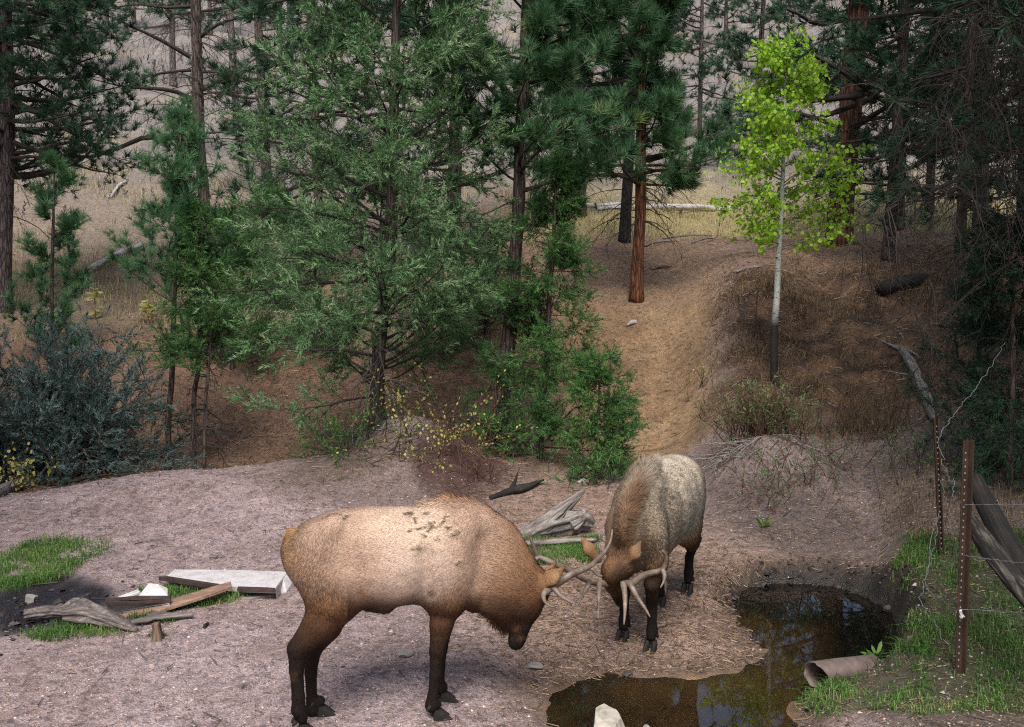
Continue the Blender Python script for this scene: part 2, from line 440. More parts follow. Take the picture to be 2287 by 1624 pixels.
# beyond the berm
far = sstep(14.4, 15.6, GY)
lefty = sstep(.06, .0, gu) * far
gc = lay(gc, lefty, [.205, .13, .088]); gc = lay(gc, lefty * sstep(-.1, .4, n2) * .6, [.14, .085, .05])
path = far * sstep(.0, .05, gu) * sstep(.2, .15, gu - .02 * n1)
gc = lay(gc, path, [.285, .19, .105]); gc = lay(gc, path * sstep(0, .4, n2) * .6, [.17, .11, .065]); gc = lay(gc, path * sstep(.1, .4, -n2) * .5, [.36, .26, .16])
bankc = sstep(13.8, 15.2, GY + .5 * n2) * sstep(.15, .2, gu + .03 * n1 - .004 * (GY - 16))
gc = lay(gc, bankc, [.095, .058, .036]); gc = lay(gc, bankc * sstep(.05, .35, n2) * .8, [.20, .125, .07]); gc = lay(gc, bankc * sstep(.0, .3, -n2) * .85, [.038, .027, .021])
ridge = sstep(19.5, 22, GY) * sstep(30, 26, GY) * sstep(0, .06, gu)
gc = lay(gc, ridge * .75, [.27, .19, .135])
mead = sstep(24.5, 27, GY) * sstep(44, 36, GY)
gc = lay(gc, mead * .9 * sstep(-.02, .06, gu), [.34, .30, .13])
gc = lay(gc, mead * sstep(.02, -.05, gu), [.225, .185, .145])
lowl = sstep(19, 22, GY) * sstep(30, 25, GY) * sstep(.0, -.06, gu)
gc = lay(gc, lowl * .8, [.20, .16, .115]); gc = lay(gc, lowl * sstep(.0, .4, -n1) * .6, [.13, .105, .08]); gc = lay(gc, lowl * sstep(.1, .5, n2) * .5, [.30, .25, .12])
hillm = sstep(30, 44, GY)
gc = lay(gc, hillm, [.215, .203, .197]); gc = lay(gc, hillm * sstep(.0, .5, n3) * .55, [.30, .25, .16]); gc = lay(gc, hillm * sstep(.0, .4, -n1) * .7, [.15, .135, .135]); gc = lay(gc, hillm * sstep(.0, .4, n2) * .45, [.17, .15, .14]); gc = lay(gc, hillm * sstep(.1, .4, -n2) * .4, [.36, .33, .31])
# mud, wet shore, pond bed
mud = ell(X_, Y_, 95, 1352, 165, 62, -6, .35) * nearf
gc = lay(gc, mud, [.022, .018, .022]); gc = lay(gc, mud * sstep(.1, .4, n4) * .6, [.07, .058, .06])
psd = np.full(GX.shape, 9.0); nn = (GY > 4.5) & (GY < 12.5) & (GX > -.8) & (GX < 4.5); psd[nn] = poly_sd(GX[nn], GY[nn], POND)
psd = psd + .08 * n2
gc = lay(gc, sstep(.45, .02, psd + .1 * n1) * .8, [.12, .082, .058]); gc = lay(gc, sstep(.04, -.06, psd), [.27, .165, .08]); gc = lay(gc, sstep(-.05, -.35, psd) * .9, [.13, .08, .036]); gc = lay(gc, sstep(.0, -.1, psd) * sstep(.0, .4, n1 + n2) * .6, [.22, .13, .04])
gc = lay(gc, sstep(.25, .02, psd) * sstep(9.7, 10.1, GY), [.03, .025, .022])
gc = lay(gc, sstep(.3, .05, psd) * sstep(.255, .285, gu), [.028, .024, .019])  # shade under the grass overhang painted dark on the bank
gc = lay(gc, ell(X_, Y_, 1290, 1560, 80, 60, 30, .6) * .7 * nearf, [.085, .055, .045])
turf = sstep(.03, .12, psd) * sstep(.225, .26, gu) * (gY > 1190) * (gY < 1590) * (GY < 12) * np.where(gY < 1440, sstep(1980, 2040, X_), 1)
gc = lay(gc, turf * .8, [.05, .055, .025])
wet = np.clip(mud + sstep(.12, 0, psd), 0, 1)
mb = MB()
idx = np.arange(GX.size).reshape(GX.shape)
Q = np.stack([idx[:-1, :-1], idx[:-1, 1:], idx[1:, 1:], idx[1:, :-1]], -1).reshape(-1, 4)
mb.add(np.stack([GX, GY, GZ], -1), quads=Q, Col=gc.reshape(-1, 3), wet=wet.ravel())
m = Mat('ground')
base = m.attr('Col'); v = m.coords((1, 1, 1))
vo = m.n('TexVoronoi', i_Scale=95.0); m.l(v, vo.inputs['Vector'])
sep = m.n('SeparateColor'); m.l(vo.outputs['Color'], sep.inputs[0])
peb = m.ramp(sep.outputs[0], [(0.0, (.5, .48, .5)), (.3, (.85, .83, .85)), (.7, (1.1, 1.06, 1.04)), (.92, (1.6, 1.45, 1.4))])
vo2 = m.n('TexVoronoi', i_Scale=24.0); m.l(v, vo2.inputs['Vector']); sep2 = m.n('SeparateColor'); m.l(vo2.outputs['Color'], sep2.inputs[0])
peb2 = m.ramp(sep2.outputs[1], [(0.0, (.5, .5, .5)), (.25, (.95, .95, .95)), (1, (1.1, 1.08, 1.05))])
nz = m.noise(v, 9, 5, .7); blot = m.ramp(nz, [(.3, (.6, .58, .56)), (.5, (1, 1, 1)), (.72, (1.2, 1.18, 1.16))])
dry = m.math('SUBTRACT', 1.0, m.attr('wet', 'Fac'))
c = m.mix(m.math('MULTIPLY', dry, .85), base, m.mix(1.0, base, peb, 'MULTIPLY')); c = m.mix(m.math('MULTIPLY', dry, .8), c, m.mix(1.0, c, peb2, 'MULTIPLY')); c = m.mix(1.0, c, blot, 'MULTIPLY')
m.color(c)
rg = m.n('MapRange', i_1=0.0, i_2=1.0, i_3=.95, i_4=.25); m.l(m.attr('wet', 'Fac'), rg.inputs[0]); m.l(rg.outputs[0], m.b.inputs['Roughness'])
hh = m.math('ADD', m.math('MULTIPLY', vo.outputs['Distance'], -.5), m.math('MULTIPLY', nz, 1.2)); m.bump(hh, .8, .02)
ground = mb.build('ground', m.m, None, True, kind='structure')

# water: one still sheet, the ground rises through it
m = Mat('pond_water'); m.b.inputs['Base Color'].default_value = (.75, .72, .6, 1)
m.b.inputs['Roughness'].default_value = .02; m.b.inputs['IOR'].default_value = 1.33; m.b.inputs['Transmission Weight'].default_value = 1.0
nz = m.noise(m.coords((1, 1, 1)), 2.2, 2, .4); m.bump(nz, .04, .012)
# light reaches the bed through the surface
tr = m.n('BsdfTransparent', i_0=(.96, .91, .80, 1)); gl = m.n('BsdfGlossy', i_1=.015); fr = m.n('Fresnel', i_0=1.9); mx = m.n('MixShader')
bp = [n for n in m.nt.nodes if n.type == 'BUMP'][0]
m.l(bp.outputs[0], gl.inputs['Normal']); m.l(bp.outputs[0], fr.inputs['Normal'])
m.l(fr.outputs[0], mx.inputs[0]); m.l(tr.outputs[0], mx.inputs[1]); m.l(gl.outputs[0], mx.inputs[2]); m.l(mx.outputs[0], m.out.inputs['Surface'])
mb = MB(); x0, y0 = POND.min(0) - .4; x1, y1 = POND.max(0) + .4
nx, ny = 24, 24
gx, gy = np.meshgrid(np.linspace(x0, x1, nx), np.linspace(y0, y1, ny)); ii = np.arange(nx * ny).reshape(ny, nx)
mb.add(np.stack([gx, gy, np.full_like(gx, WATER_Z)], -1), quads=np.stack([ii[:-1, :-1], ii[:-1, 1:], ii[1:, 1:], ii[1:, :-1]], -1))
mb.build('water', m.m, None, True, kind='structure')
# ------------------------------------------------------------------ the two bull elk
def prim_sd(Q, p):
    a, b, ha, hb, wa, wb, lat = p['a'], p['b'], p['ha'], p['hb'], p['wa'], p['wb'], p['lat']
    ab = b - a; t = np.clip(((Q - a) @ ab) / max(ab @ ab, 1e-9), 0, 1)
    q = Q - (a + t[..., None] * ab); l = q @ lat; mm = np.sqrt(np.maximum((q * q).sum(-1) - l * l, 0))
    h = ha + (hb - ha) * t; w_ = wa + (wb - wa) * t
    k0 = np.sqrt((mm / h) ** 2 + (l / w_) ** 2); k1 = np.sqrt((mm / h ** 2) ** 2 + (l / w_ ** 2) ** 2)
    return np.where(k1 > 1e-6, k0 * (k0 - 1) / np.maximum(k1, 1e-6), -np.minimum(h, w_)), t
def surface_net(Vv, o, h):
    S = Vv < 0; nx, ny, nz = S.shape
    C = np.stack([S[dx:nx - 1 + dx, dy:ny - 1 + dy, dz:nz - 1 + dz] for dx in (0, 1) for dy in (0, 1) for dz in (0, 1)])
    act = C.any(0) & ~C.all(0); I = np.argwhere(act); ids = -np.ones(act.shape, np.int64); ids[act] = np.arange(len(I))
    acc = np.zeros((len(I), 3)); cnt = np.zeros(len(I))
    cs = np.array([[dx, dy, dz] for dx in (0, 1) for dy in (0, 1) for dz in (0, 1)])
    val = np.stack([Vv[tuple((I + c).T)] for c in cs], 1)
    for i in range(8):
        for ax in range(3):
            if cs[i][ax]: continue
            c2 = cs[i].copy(); c2[ax] = 1; j = int(c2[0] * 4 + c2[1] * 2 + c2[2])
            va, vb = val[:, i], val[:, j]; x = (va < 0) != (vb < 0)
            t = np.where(x, va / np.where(x, va - vb, 1), 0); p = cs[i] + t[:, None] * (c2 - cs[i])
            acc[x] += p[x]; cnt[x] += 1
    P = (I + acc / cnt[:, None]) * h + o
    F = []
    for ax in range(3):
        b, c = (ax + 1) % 3, (ax + 2) % 3
        sl0 = [slice(None)] * 3; sl1 = [slice(None)] * 3; sl0[ax] = slice(0, -1); sl1[ax] = slice(1, None)
        A, B = S[tuple(sl0)], S[tuple(sl1)]; E = np.argwhere(A != B)
        ok = (E[:, b] > 0) & (E[:, c] > 0) & (E[:, b] < S.shape[b] - 1) & (E[:, c] < S.shape[c] - 1); E = E[ok]
        sgn = A[tuple(E.T)]
        def cell(db, dc):
            e = E.copy(); e[:, b] += db; e[:, c] += dc; return ids[tuple(e.T)]
        q = np.stack([cell(-1, -1), cell(0, -1), cell(0, 0), cell(-1, 0)], 1)
        q[~sgn] = q[~sgn][:, ::-1]; F.append(q)
    return P, np.concatenate(F)
def smooth_verts(P, Q, it=2, lam=.5):
    e = np.concatenate([Q[:, [0, 1]], Q[:, [1, 2]], Q[:, [2, 3]], Q[:, [3, 0]]])
    n = np.bincount(e.ravel(), minlength=len(P)).astype(float)
    for k in range(it):
        for lm in (lam, -lam * 1.04):
            s = np.stack([np.bincount(np.concatenate([e[:, 0], e[:, 1]]), np.concatenate([P[e[:, 1], i], P[e[:, 0], i]]), len(P)) for i in range(3)], 1)
            P = P + lm * (s / n[:, None] - P)
    return P
def vnormals(P, Q):
    fn = np.cross(P[Q[:, 2]] - P[Q[:, 0]], P[Q[:, 3]] - P[Q[:, 1]]); N = np.zeros_like(P)
    for i in range(4):
        for k in range(3): N[:, k] += np.bincount(Q[:, i], fn[:, k], len(P))
    return nrm(N)

class Elk:
    def __init__(s, origin, fwd, res):
        s.o = np.array(origin, float); s.f = np.array(fwd, float); s.l = np.array([-fwd[1], fwd[0], 0.0]); s.res = res
        s.M = np.stack([s.f, s.l, np.array([0, 0, 1.0])], 1); s.pr = []
    def loc(s, w): return (np.asarray(w) - s.o) @ s.M
    def wor(s, l): return np.asarray(l) @ s.M.T + s.o
    def add(s, a, b, ha, hb, wa, wb, ca, cb, fur=.02, k=.03, lat=(0, 1, 0), flow=None, lift=.16):
        a = np.array(a, float); b = np.array(b, float); la = nrm(np.array(lat, float))
        fl = nrm(b - a) if flow is None else nrm(np.array(flow, float))
        s.pr.append(dict(a=a, b=b, ha=ha, hb=hb, wa=wa, wb=wb, ca=np.array(ca), cb=np.array(cb), fur=fur, k=k, lat=la, flow=fl, lift=lift, cut=False))
    def carve(s, a, b, h, w_, k=.06):
        s.add(a, b, h, h, w_, w_, (0, 0, 0), (0, 0, 0), 0, k); s.pr[-1]['cut'] = True
    def chain(s, pts, cols, fur=.02, k=.012, k0=.05, **kw):
        """pts: (point, h, w) in order of the hair's run"""
        for i in range(len(pts) - 1):
            (a, ha, wa), (b, hb, wb) = pts[i], pts[i + 1]
            s.add(a, b, ha, hb, wa, wb, cols[i], cols[i + 1], fur, k0 if i == 0 else k, **kw)
    def surface(s):
        lo = np.min([np.minimum(p['a'] - max(p['ha'], p['wa']), p['b'] - max(p['hb'], p['wb'])) for p in s.pr], 0) - .06
        hi = np.max([np.maximum(p['a'] + max(p['ha'], p['wa']), p['b'] + max(p['hb'], p['wb'])) for p in s.pr], 0) + .06
        h = s.res; n = np.ceil((hi - lo) / h).astype(int) + 1
        V = np.full(n, .3, np.float64)
        for p in s.pr:
            if p['cut']:
                continue
            r = max(p['ha'], p['hb'], p['wa'], p['wb']) + .10
            i0 = np.maximum(((np.minimum(p['a'], p['b']) - r - lo) / h).astype(int), 0); i1 = np.minimum(((np.maximum(p['a'], p['b']) + r - lo) / h).astype(int) + 2, n)
            g = np.stack(np.meshgrid(*[lo[d] + h * np.arange(i0[d], i1[d]) for d in range(3)], indexing='ij'), -1)
            d, _ = prim_sd(g, p); sl = tuple(slice(i0[d_], i1[d_]) for d_ in range(3)); v = V[sl]
            k = p['k']; hh = np.clip(.5 + .5 * (v - d) / k, 0, 1); V[sl] = v + (d - v) * hh - k * hh * (1 - hh)
        for p in s.pr:
            if not p['cut']: continue
            r = max(p['ha'], p['wa']) + .10; i0 = np.maximum(((np.minimum(p['a'], p['b']) - r - lo) / h).astype(int), 0); i1 = np.minimum(((np.maximum(p['a'], p['b']) + r - lo) / h).astype(int) + 2, n)
            g = np.stack(np.meshgrid(*[lo[d] + h * np.arange(i0[d], i1[d]) for d in range(3)], indexing='ij'), -1); d = -prim_sd(g, p)[0]; sl = tuple(slice(i0[d_], i1[d_]) for d_ in range(3)); v = V[sl]; k = p['k']
            hh = np.clip(.5 - .5 * (v - d) / k, 0, 1); V[sl] = v + (d - v) * hh + k * hh * (1 - hh)
        P, Q = surface_net(V, lo, h); P = smooth_verts(P, Q, 3); s.P, s.Q = P, Q; s.N = vnormals(P, Q)
        W = 0; col = np.zeros((len(P), 3)); fur = np.zeros(len(P)); fl = np.zeros((len(P), 3)); li = np.zeros(len(P))
        for p in s.pr:
            if p['cut']: continue
            d, t = prim_sd(P, p); wg = np.exp(-np.clip(d, -.05, 1) / .022); W = W + wg
            col += wg[:, None] * (p['ca'] + (p['cb'] - p['ca']) * t[:, None]); fur += wg * p['fur']; fl += wg[:, None] * p['flow']; li += wg * p['lift']
        s.col = col / W[:, None]; s.fur = fur / W; s.flow = nrm(fl); s.lift = li / W
    def spot(s, X, Y, r, c, amt=1.0, near=None, soft=.6):
        """tint the coat where the photo shows a patch (on the side facing the viewer)"""
        w_ = s.wor(s.P); x, y = proj(w_); m = sstep(1 + soft, 1 - soft, (((x - X) ** 2 + (y - Y) ** 2) ** .5) / r)
        nw = s.N @ s.M.T; vd = nrm(w_ - np.array([0, 0, CAMZ])); m = m * ((nw * vd).sum(1) < .05)
        if near is not None: m = m * near(s.P)
        m = (m * amt)[:, None]; s.col = s.col * (1 - m) + np.array(c) * m
    def tuftspot(s, X, Y, r, ln, lift):
        w_ = s.wor(s.P); x, y = proj(w_); m = sstep(1.3, .5, (((x - X) ** 2 + (y - Y) ** 2) ** .5) / r); s.fur = s.fur + (ln - s.fur) * m; s.lift = s.lift + (lift - s.lift) * m
    def build(s, root, body_mat, coat_mat, nfur, wid=.003, seed=1):
        rng = np.random.default_rng(seed)
        mot = 1 + .12 * fbm(s.P, 7, 3, seed) + .22 * fbm(s.P * [.45, 1, 1], 26, 3, seed + 3)
        s.col = np.clip(s.col * mot[:, None], .004, 1)
        mb = MB().add(s.wor(s.P), quads=s.Q, Col=s.col); body = mb.build('body', body_mat, root, True)
        # coat: short hairs lying along the body
        A = np.linalg.norm(np.cross(s.P[s.Q[:, 2]] - s.P[s.Q[:, 0]], s.P[s.Q[:, 3]] - s.P[s.Q[:, 1]]), axis=1)
        A = A * (s.fur[s.Q[:, 0]] > .004) * (.6 + 18 * s.fur[s.Q[:, 0]])
        f = rng.choice(len(A), nfur, p=A / A.sum()); u, v = rng.random(nfur)[:, None], rng.random(nfur)[:, None]
        q = s.Q[f]; wts = [(1 - u) * (1 - v), u * (1 - v), u * v, (1 - u) * v]
        ip = lambda a: sum(w_ * (a[q[:, i]] if a.ndim > 1 else a[q[:, i], None]) for i, w_ in enumerate(wts))
        p, n_, c, fl, ln, li = ip(s.P), nrm(ip(s.N)), ip(s.col), ip(s.flow), ip(s.fur)[:, 0], ip(s.lift)[:, 0]
        fl = fl + rng.normal(0, .22, fl.shape); clump = fbm(p, 26, 2, seed + 5); fl = fl + .5 * clump[:, None] * np.cross(n_, fl)
        tg = nrm(fl - (fl * n_).sum(1, keepdims=True) * n_); L = ln * rng.uniform(.6, 1.25, nfur) * (1 + .3 * clump)
        d = nrm(tg + n_ * (li * rng.uniform(.3, 1.7, nfur))[:, None]); sd_ = nrm(np.cross(d, n_))
        b0 = p - n_ * .001 - sd_ * wid / 2; b1 = p - n_ * .001 + sd_ * wid / 2
        tip = p + d * L[:, None] + n_ * .002 + np.array([0, 0, -1]) * (L * .05)[:, None]
        V = np.stack([b0, b1, tip], 1).reshape(-1, 3); T = np.arange(nfur * 3).reshape(-1, 3)
        br = rng.normal(1.0, .24, nfur)[:, None] * (1 + .22 * clump[:, None]); cc = np.clip(c * br, .003, 1)
        CC = np.stack([cc * .85, cc * .85, cc * 1.15], 1).reshape(-1, 3)
        me = MB().add(s.wor(V), tris=T, Col=CC).mesh('coat', True)
        me.normals_split_custom_set_from_vertices((np.repeat(nrm(n_ + .45 * d), 3, 0) @ s.M.T).tolist())
        link('coat', me, coat_mat, root)
        return body
def hoof_mesh(mb, p, fwd, scale=1.0):
    """cloven hoof: two pointed toes side by side, dewclaws behind; p is on the ground under the middle"""
    f = nrm(np.array([fwd[0], fwd[1], 0.0])); l = np.array([-f[1], f[0], 0])
    for sgn in (-1, 1):
        rings = []
        for z, x0, x1, w_ in ((-.008, -.04, .098, .021), (.018, -.04, .074, .0225), (.044, -.036, .045, .0225), (.07, -.03, .012, .019)):
            a = np.linspace(0, 2 * np.pi, 12, endpoint=False); cx, rx = (x0 + x1) / 2, (x1 - x0) / 2
            ca, sa = np.cos(a), np.sin(a); xx = cx + rx * np.sign(ca) * np.abs(ca) ** .8; yy_ = w_ * sa * (1 - .35 * np.clip(ca, 0, 1))
            off = sgn * (.0275 + .006 * np.clip(ca, 0, 1) * (z < .05))
            rings.append(p + scale * (xx[:, None] * f + (yy_ + off)[:, None] * l + np.array([0, 0, 1]) * z))
        v = np.concatenate(rings); k = np.arange(12); k2 = (k + 1) % 12
        qd = np.concatenate([np.stack([r * 12 + k, r * 12 + k2, r * 12 + 12 + k2, r * 12 + 12 + k], 1) for r in range(3)])
        v = np.concatenate([v, [rings[0].mean(0)], [rings[-1].mean(0)]])
        tr = np.concatenate([np.stack([np.full(12, 48), k2, k], 1), np.stack([np.full(12, 49), 36 + k, 36 + k2], 1)])
        mb.add(v, tris=tr, quads=qd)
        c = p + scale * (-.055 * f + sgn * .03 * l + np.array([0, 0, .105])); e = c + scale * (-.028 * f + np.array([0, 0, -.035]))
        vv, q, t = tubes(np.array([[c, (c + e) / 2, e]]), np.array([[.016, .015, .006]]) * scale, 6); mb.add(vv, tris=t, quads=q)
def sphere(mb, c, r, n=10):
    a = np.linspace(0, np.pi, n); b = np.linspace(0, 2 * np.pi, n, endpoint=False)
    v = np.stack([np.outer(np.sin(a), np.cos(b)), np.outer(np.sin(a), np.sin(b)), np.outer(np.cos(a), np.ones(n))], -1) * r + np.asarray(c)
    i = np.arange(n * n).reshape(n, n); mb.add(v, quads=np.stack([i[:-1], np.roll(i, -1, 1)[:-1], np.roll(i, -1, 1)[1:], i[1:]], -1))
def antler(root, lines, mat):
    beam = None
    for pts, r0, r1 in lines:
        n = len(pts); t = np.linspace(0, 1, n); rad = (r0 + (r1 - r0) * t ** 1.3) * 1.08
        v, q, t_ = rough_tube(np.array(pts), rad, max(14, n * 6), 10, .08, .05, len(pts) + int(r0 * 1e4)); mb = MB().add(v, tris=t_, quads=q)
        if beam is None: beam = mb.build('antler', mat, root, True)
        else: o = mb.build('tine', mat, None, True); o.parent = beam; o.matrix_parent_inverse = (root.matrix_basis @ beam.matrix_parent_inverse).inverted()
    return beam

m = Mat('elk_hide'); m.color(m.attr('Col')); m.rough(.85); m.b.inputs['Specular IOR Level'].default_value = .2
m.bump(m.noise(m.coords((1, 1, 1)), 60, 4, .7), .5, .008); ELK_HIDE = m.m
m = Mat('elk_coat'); m.color(m.attr('Col')); m.rough(.7); m.b.inputs['Specular IOR Level'].default_value = .25; ELK_COAT = m.m
ANTLER = Mat('antler'); _v = ANTLER.coords((1, 1, 1)); ANTLER.color(ANTLER.ramp(ANTLER.noise(_v, 14, 5, .7), [(.3, (.085, .06, .047)), (.55, (.19, .145, .115)), (.75, (.33, .27, .22))]))
ANTLER.rough(.5); ANTLER.bump(ANTLER.noise(ANTLER.coords((1, 1, 1)), 90, 3), .5, .004); ANTLER = ANTLER.m
HOOF = plain_mat('hoof_horn', (.006, .005, .0045), (.017, .013, .011), 30, .75, .003)
EYE = Mat('eye'); EYE.color((.006, .004, .003)); EYE.rough(.08); EYE = EYE.m

# crops of the photo that the outlines were read from -> photo pixels
c1 = lambda x, y: ((1000 + x / 1.6625) * .59557, (1750 + y / 1.6625) * .59557)
c3 = lambda x, y: ((1750 + x / 2.5775) * .59557, (1850 + y / 2.5775) * .59557)

# ---- elk in profile
YAW = math.radians(15); fw = np.array([math.cos(YAW), math.sin(YAW), 0])
E = Elk((-.43, 7.53, 0), fw, .0135)
def e1(x, y, off=0.0): return E.loc(on_plane(*c1(x, y), E.o + E.l * off, E.l))
MM = np.linalg.norm(e1(700, 500) - e1(600, 500)) / 100
TAN, LTAN, GOLD, NECK, MANE, DARK, LEG, LEGD, BEL = (.40, .27, .20), (.56, .42, .34), (.36, .20, .085), (.22, .12, .065), (.29, .135, .045), (.028, .017, .013), (.135, .062, .029), (.022, .0135, .010), (.07, .032, .016)
st = [(1330, 290, 868, .13, NECK), (1250, 240, 876, .18, TAN), (1150, 214, 868, .22, TAN), (1030, 238, 850, .255, LTAN), (900, 254, 848, .285, LTAN), (760, 256, 862, .30, LTAN), (620, 256, 858, .285, TAN),
      (480, 270, 836, .25, TAN), (370, 312, 800, .215, TAN), (275, 372, 720, .17, GOLD), (222, 430, 620, .115, GOLD)]
E.chain([(e1(x, (t + b) / 2), (b - t) / 2 * MM, w_) for x, t, b, w_, _ in st], [c for *_, c in st], fur=.017, k=.03)
# shoulder, thigh, belly line, brisket
for sd_ in (-1, 1):
    E.add(e1(1215, 430, sd_ * .12), e1(1118, 815, sd_ * .14), .15, .115, .10, .085, TAN, (.18, .092, .046), .02, .055)
    E.add(e1(345, 490, sd_ * .11), e1(410, 830, sd_ * .135), .15, .15, .12, .085, TAN, (.145, .07, .033), .02, .07, flow=(.2, 0, -1))
E.add(e1(600, 800), e1(740, 850), .06, .05, .10, .09, BEL, BEL, .03, .06, flow=(-1, 0, -.3)); E.add(e1(640, 860), e1(740, 878), .035, .025, .04, .03, (.05, .03, .02), BEL, .03, .05)
E.add(e1(1250, 800), e1(1300, 855), .07, .05, .09, .05, (.24, .13, .06), (.22, .11, .05), .03, .06, flow=(0, 0, -1))
# hollows of the flank, behind the shoulder and in front of it; hip bone and ridge of the shoulder blade
for sd_ in (-1, 1):
    E.carve(e1(520, 470, sd_ * .345), e1(545, 640, sd_ * .36), .07, .10, .07); E.carve(e1(1005, 580, sd_ * .345), e1(1030, 800, sd_ * .318), .045, .085, .08); E.carve(e1(1390, 480, sd_ * .278), e1(1365, 760, sd_ * .282), .05, .09, .08)
    E.add(e1(430, 350, sd_ * .13), e1(400, 400, sd_ * .16), .05, .05, .05, .05, TAN, TAN, .017, .06); E.add(e1(1225, 330, sd_ * .10), e1(1190, 520, sd_ * .165), .06, .06, .06, .06, TAN, TAN, .017, .06)
# tail
E.add(e1(160, 425), e1(118, 525), .045, .026, .035, .022, GOLD, (.36, .21, .10), .045, .02, flow=(-.3, 0, -1))
# neck, from the head back
nk = [(1640, 745, .135, .105), (1570, 760, .185, .125), (1465, 680, .235, .15), (1350, 590, .29, .175), (1220, 520, .32, .19)]
nc = [(.13, .06, .03), (.14, .068, .034), (.20, .105, .055), (.29, .175, .11), TAN]
E.chain([(e1(x, y), h, w_) for x, y, h, w_ in nk], nc, fur=.04, k=.04, k0=.06, lift=.2)
# throat mane
E.add(e1(1445, 820), e1(1500, 925), .125, .07, .085, .05, (.06, .03, .018), DARK, .11, .04, flow=(.1, 0, -1), lift=.35)
# ridge of mane on the withers and nape
for (xa, ya), (xb, yb) in zip([(1660, 640), (1560, 540), (1460, 400), (1370, 300), (1270, 225), (1150, 205)], [(1560, 540), (1460, 400), (1370, 300), (1270, 225), (1150, 205), (1000, 232)]):
    E.add(e1(xa - 8, ya + 26), e1(xb - 8, yb + 26), .035, .035, .03, .03, MANE, MANE, .085, .04, flow=(-.8, 0, .25), lift=.75)
# head
E.chain([(e1(1650, 770), .10, .085), (e1(1618, 880), .098, .085), (e1(1582, 985), .068, .056), (e1(1566, 1060), .056, .048), (e1(1556, 1092), .054, .046)],
        [(.095, .044, .022), (.035, .018, .011), (.026, .015, .010), (.022, .013, .009), (.011, .008, .007)], fur=.012, k=.02, k0=.05)
E.add(e1(1555, 885), e1(1550, 990), .05, .035, .05, .035, DARK, DARK, .014, .04)
E.add(e1(1688, 845, -.05), e1(1680, 890, -.055), .025, .022, .025, .02, (.12, .065, .04), (.12, .065, .04), .008, .03)
E.add(e1(1688, 845, .05), e1(1680, 890, .055), .025, .022, .025, .02, (.12, .065, .04), (.12, .065, .04), .008, .03)
# ears
for sd_, tipx, tipy in ((-1, 1856, 626), (1, 1800, 600)):
    b_, mdl, tp = e1(1712, 745, sd_ * .075), e1(1775 if sd_ < 0 else 1750, 690 if sd_ < 0 else 675, sd_ * .12), e1(tipx, tipy, sd_ * .15)
    la = nrm(np.cross(tp - b_, np.array([.2, 0, 1.0]))); E.add(b_, mdl, .028, .056, .02, .018, (.20, .095, .04), (.24, .13, .062), .012, 0.015, lat=la); E.add(mdl, tp, .056, .012, .018, .011, (.25, .14, .07), (.14, .075, .04), .012, .012, lat=la)
# legs: hip/shoulder to pastern; the last point stands over the hoof
def leg(E, pts, cols, ground):
    q = [list(x) for x in pts]; E.chain([(a, h, w_) for a, h, w_ in q], cols, fur=.007, k=.018, k0=.10, lift=.1)
LC = [TAN, (.15, .072, .034), (.062, .029, .015), (.02, .011, .0075), (.013, .008, .006), (.012, .0075, .006), (.011, .007, .006), (.010, .007, .006)]
legs1 = {
 'nh': ([(350, 610), (420, 815), (330, 985), (196, 1135), (186, 1270), (198, 1480), (200, 1580), (222, 1640)], [.16, .155, .108, .066, .043, .039, .044, .036], -.13, (232, 1682), .9),
 'fh': ([(330, 600), (445, 820), (375, 1000), (284, 1140), (275, 1290), (281, 1460), (287, 1520), (335, 1560)], [.14, .14, .092, .058, .038, .034, .042, .034], .12, (352, 1602), .95),
 'nf': ([(1150, 600), (1118, 840), (1088, 985), (1062, 1150), (1052, 1300), (1034, 1440), (1030, 1490), (1058, 1538)], [.14, .115, .072, .047, .036, .033, .042, .034], -.145, (1068, 1582), .95),
 'ff': ([(1180, 600), (1130, 840), (1105, 985), (1086, 1130), (1080, 1250), (1078, 1350), (1082, 1385), (1100, 1410)], [.13, .10, .062, .043, .034, .031, .038, .032], .145, (1112, 1442), .9)}
hoofs = []
for k, (pp, rr, off, hf, hs) in legs1.items():
    pts = []
    for i, ((x, y), r) in enumerate(zip(pp, rr)):
        o_ = off * (.55 + .45 * min(i / 2, 1)); wr = r * (.62 if i < 2 else .8 if i < 3 else .9)
        pts.append((e1(x, y, o_), r, wr))
    hl = e1(*hf, off); hw = E.wor(hl); hw[2] = Hp(hw[0], hw[1])
    zl = hw[2] + .085; last = pts[-1]; p = last[0].copy(); p[2] = zl + .01; pts[-1] = (p, last[1], last[2])
    if k in ('nh',):
        for j in (-2, -3): 
            pj = pts[j][0].copy(); pj[2] = max(pj[2], zl + (.07 if j == -2 else .15)); pts[j] = (pj, pts[j][1], pts[j][2])
    leg(E, pts, LC, 0); hoofs.append((np.array([E.wor(p)[0], E.wor(p)[1], hw[2]]) + E.f * .012, E.f, hs))
E.surface()
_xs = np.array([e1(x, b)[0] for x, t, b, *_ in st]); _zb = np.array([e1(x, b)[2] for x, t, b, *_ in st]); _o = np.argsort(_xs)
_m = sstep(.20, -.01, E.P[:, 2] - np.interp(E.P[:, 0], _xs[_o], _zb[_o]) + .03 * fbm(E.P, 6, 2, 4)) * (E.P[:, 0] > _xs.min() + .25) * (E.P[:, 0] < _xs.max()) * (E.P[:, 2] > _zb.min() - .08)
E.col = E.col * (1 - .85 * _m[:, None]) + np.array([.06, .027, .013]) * .85 * _m[:, None]
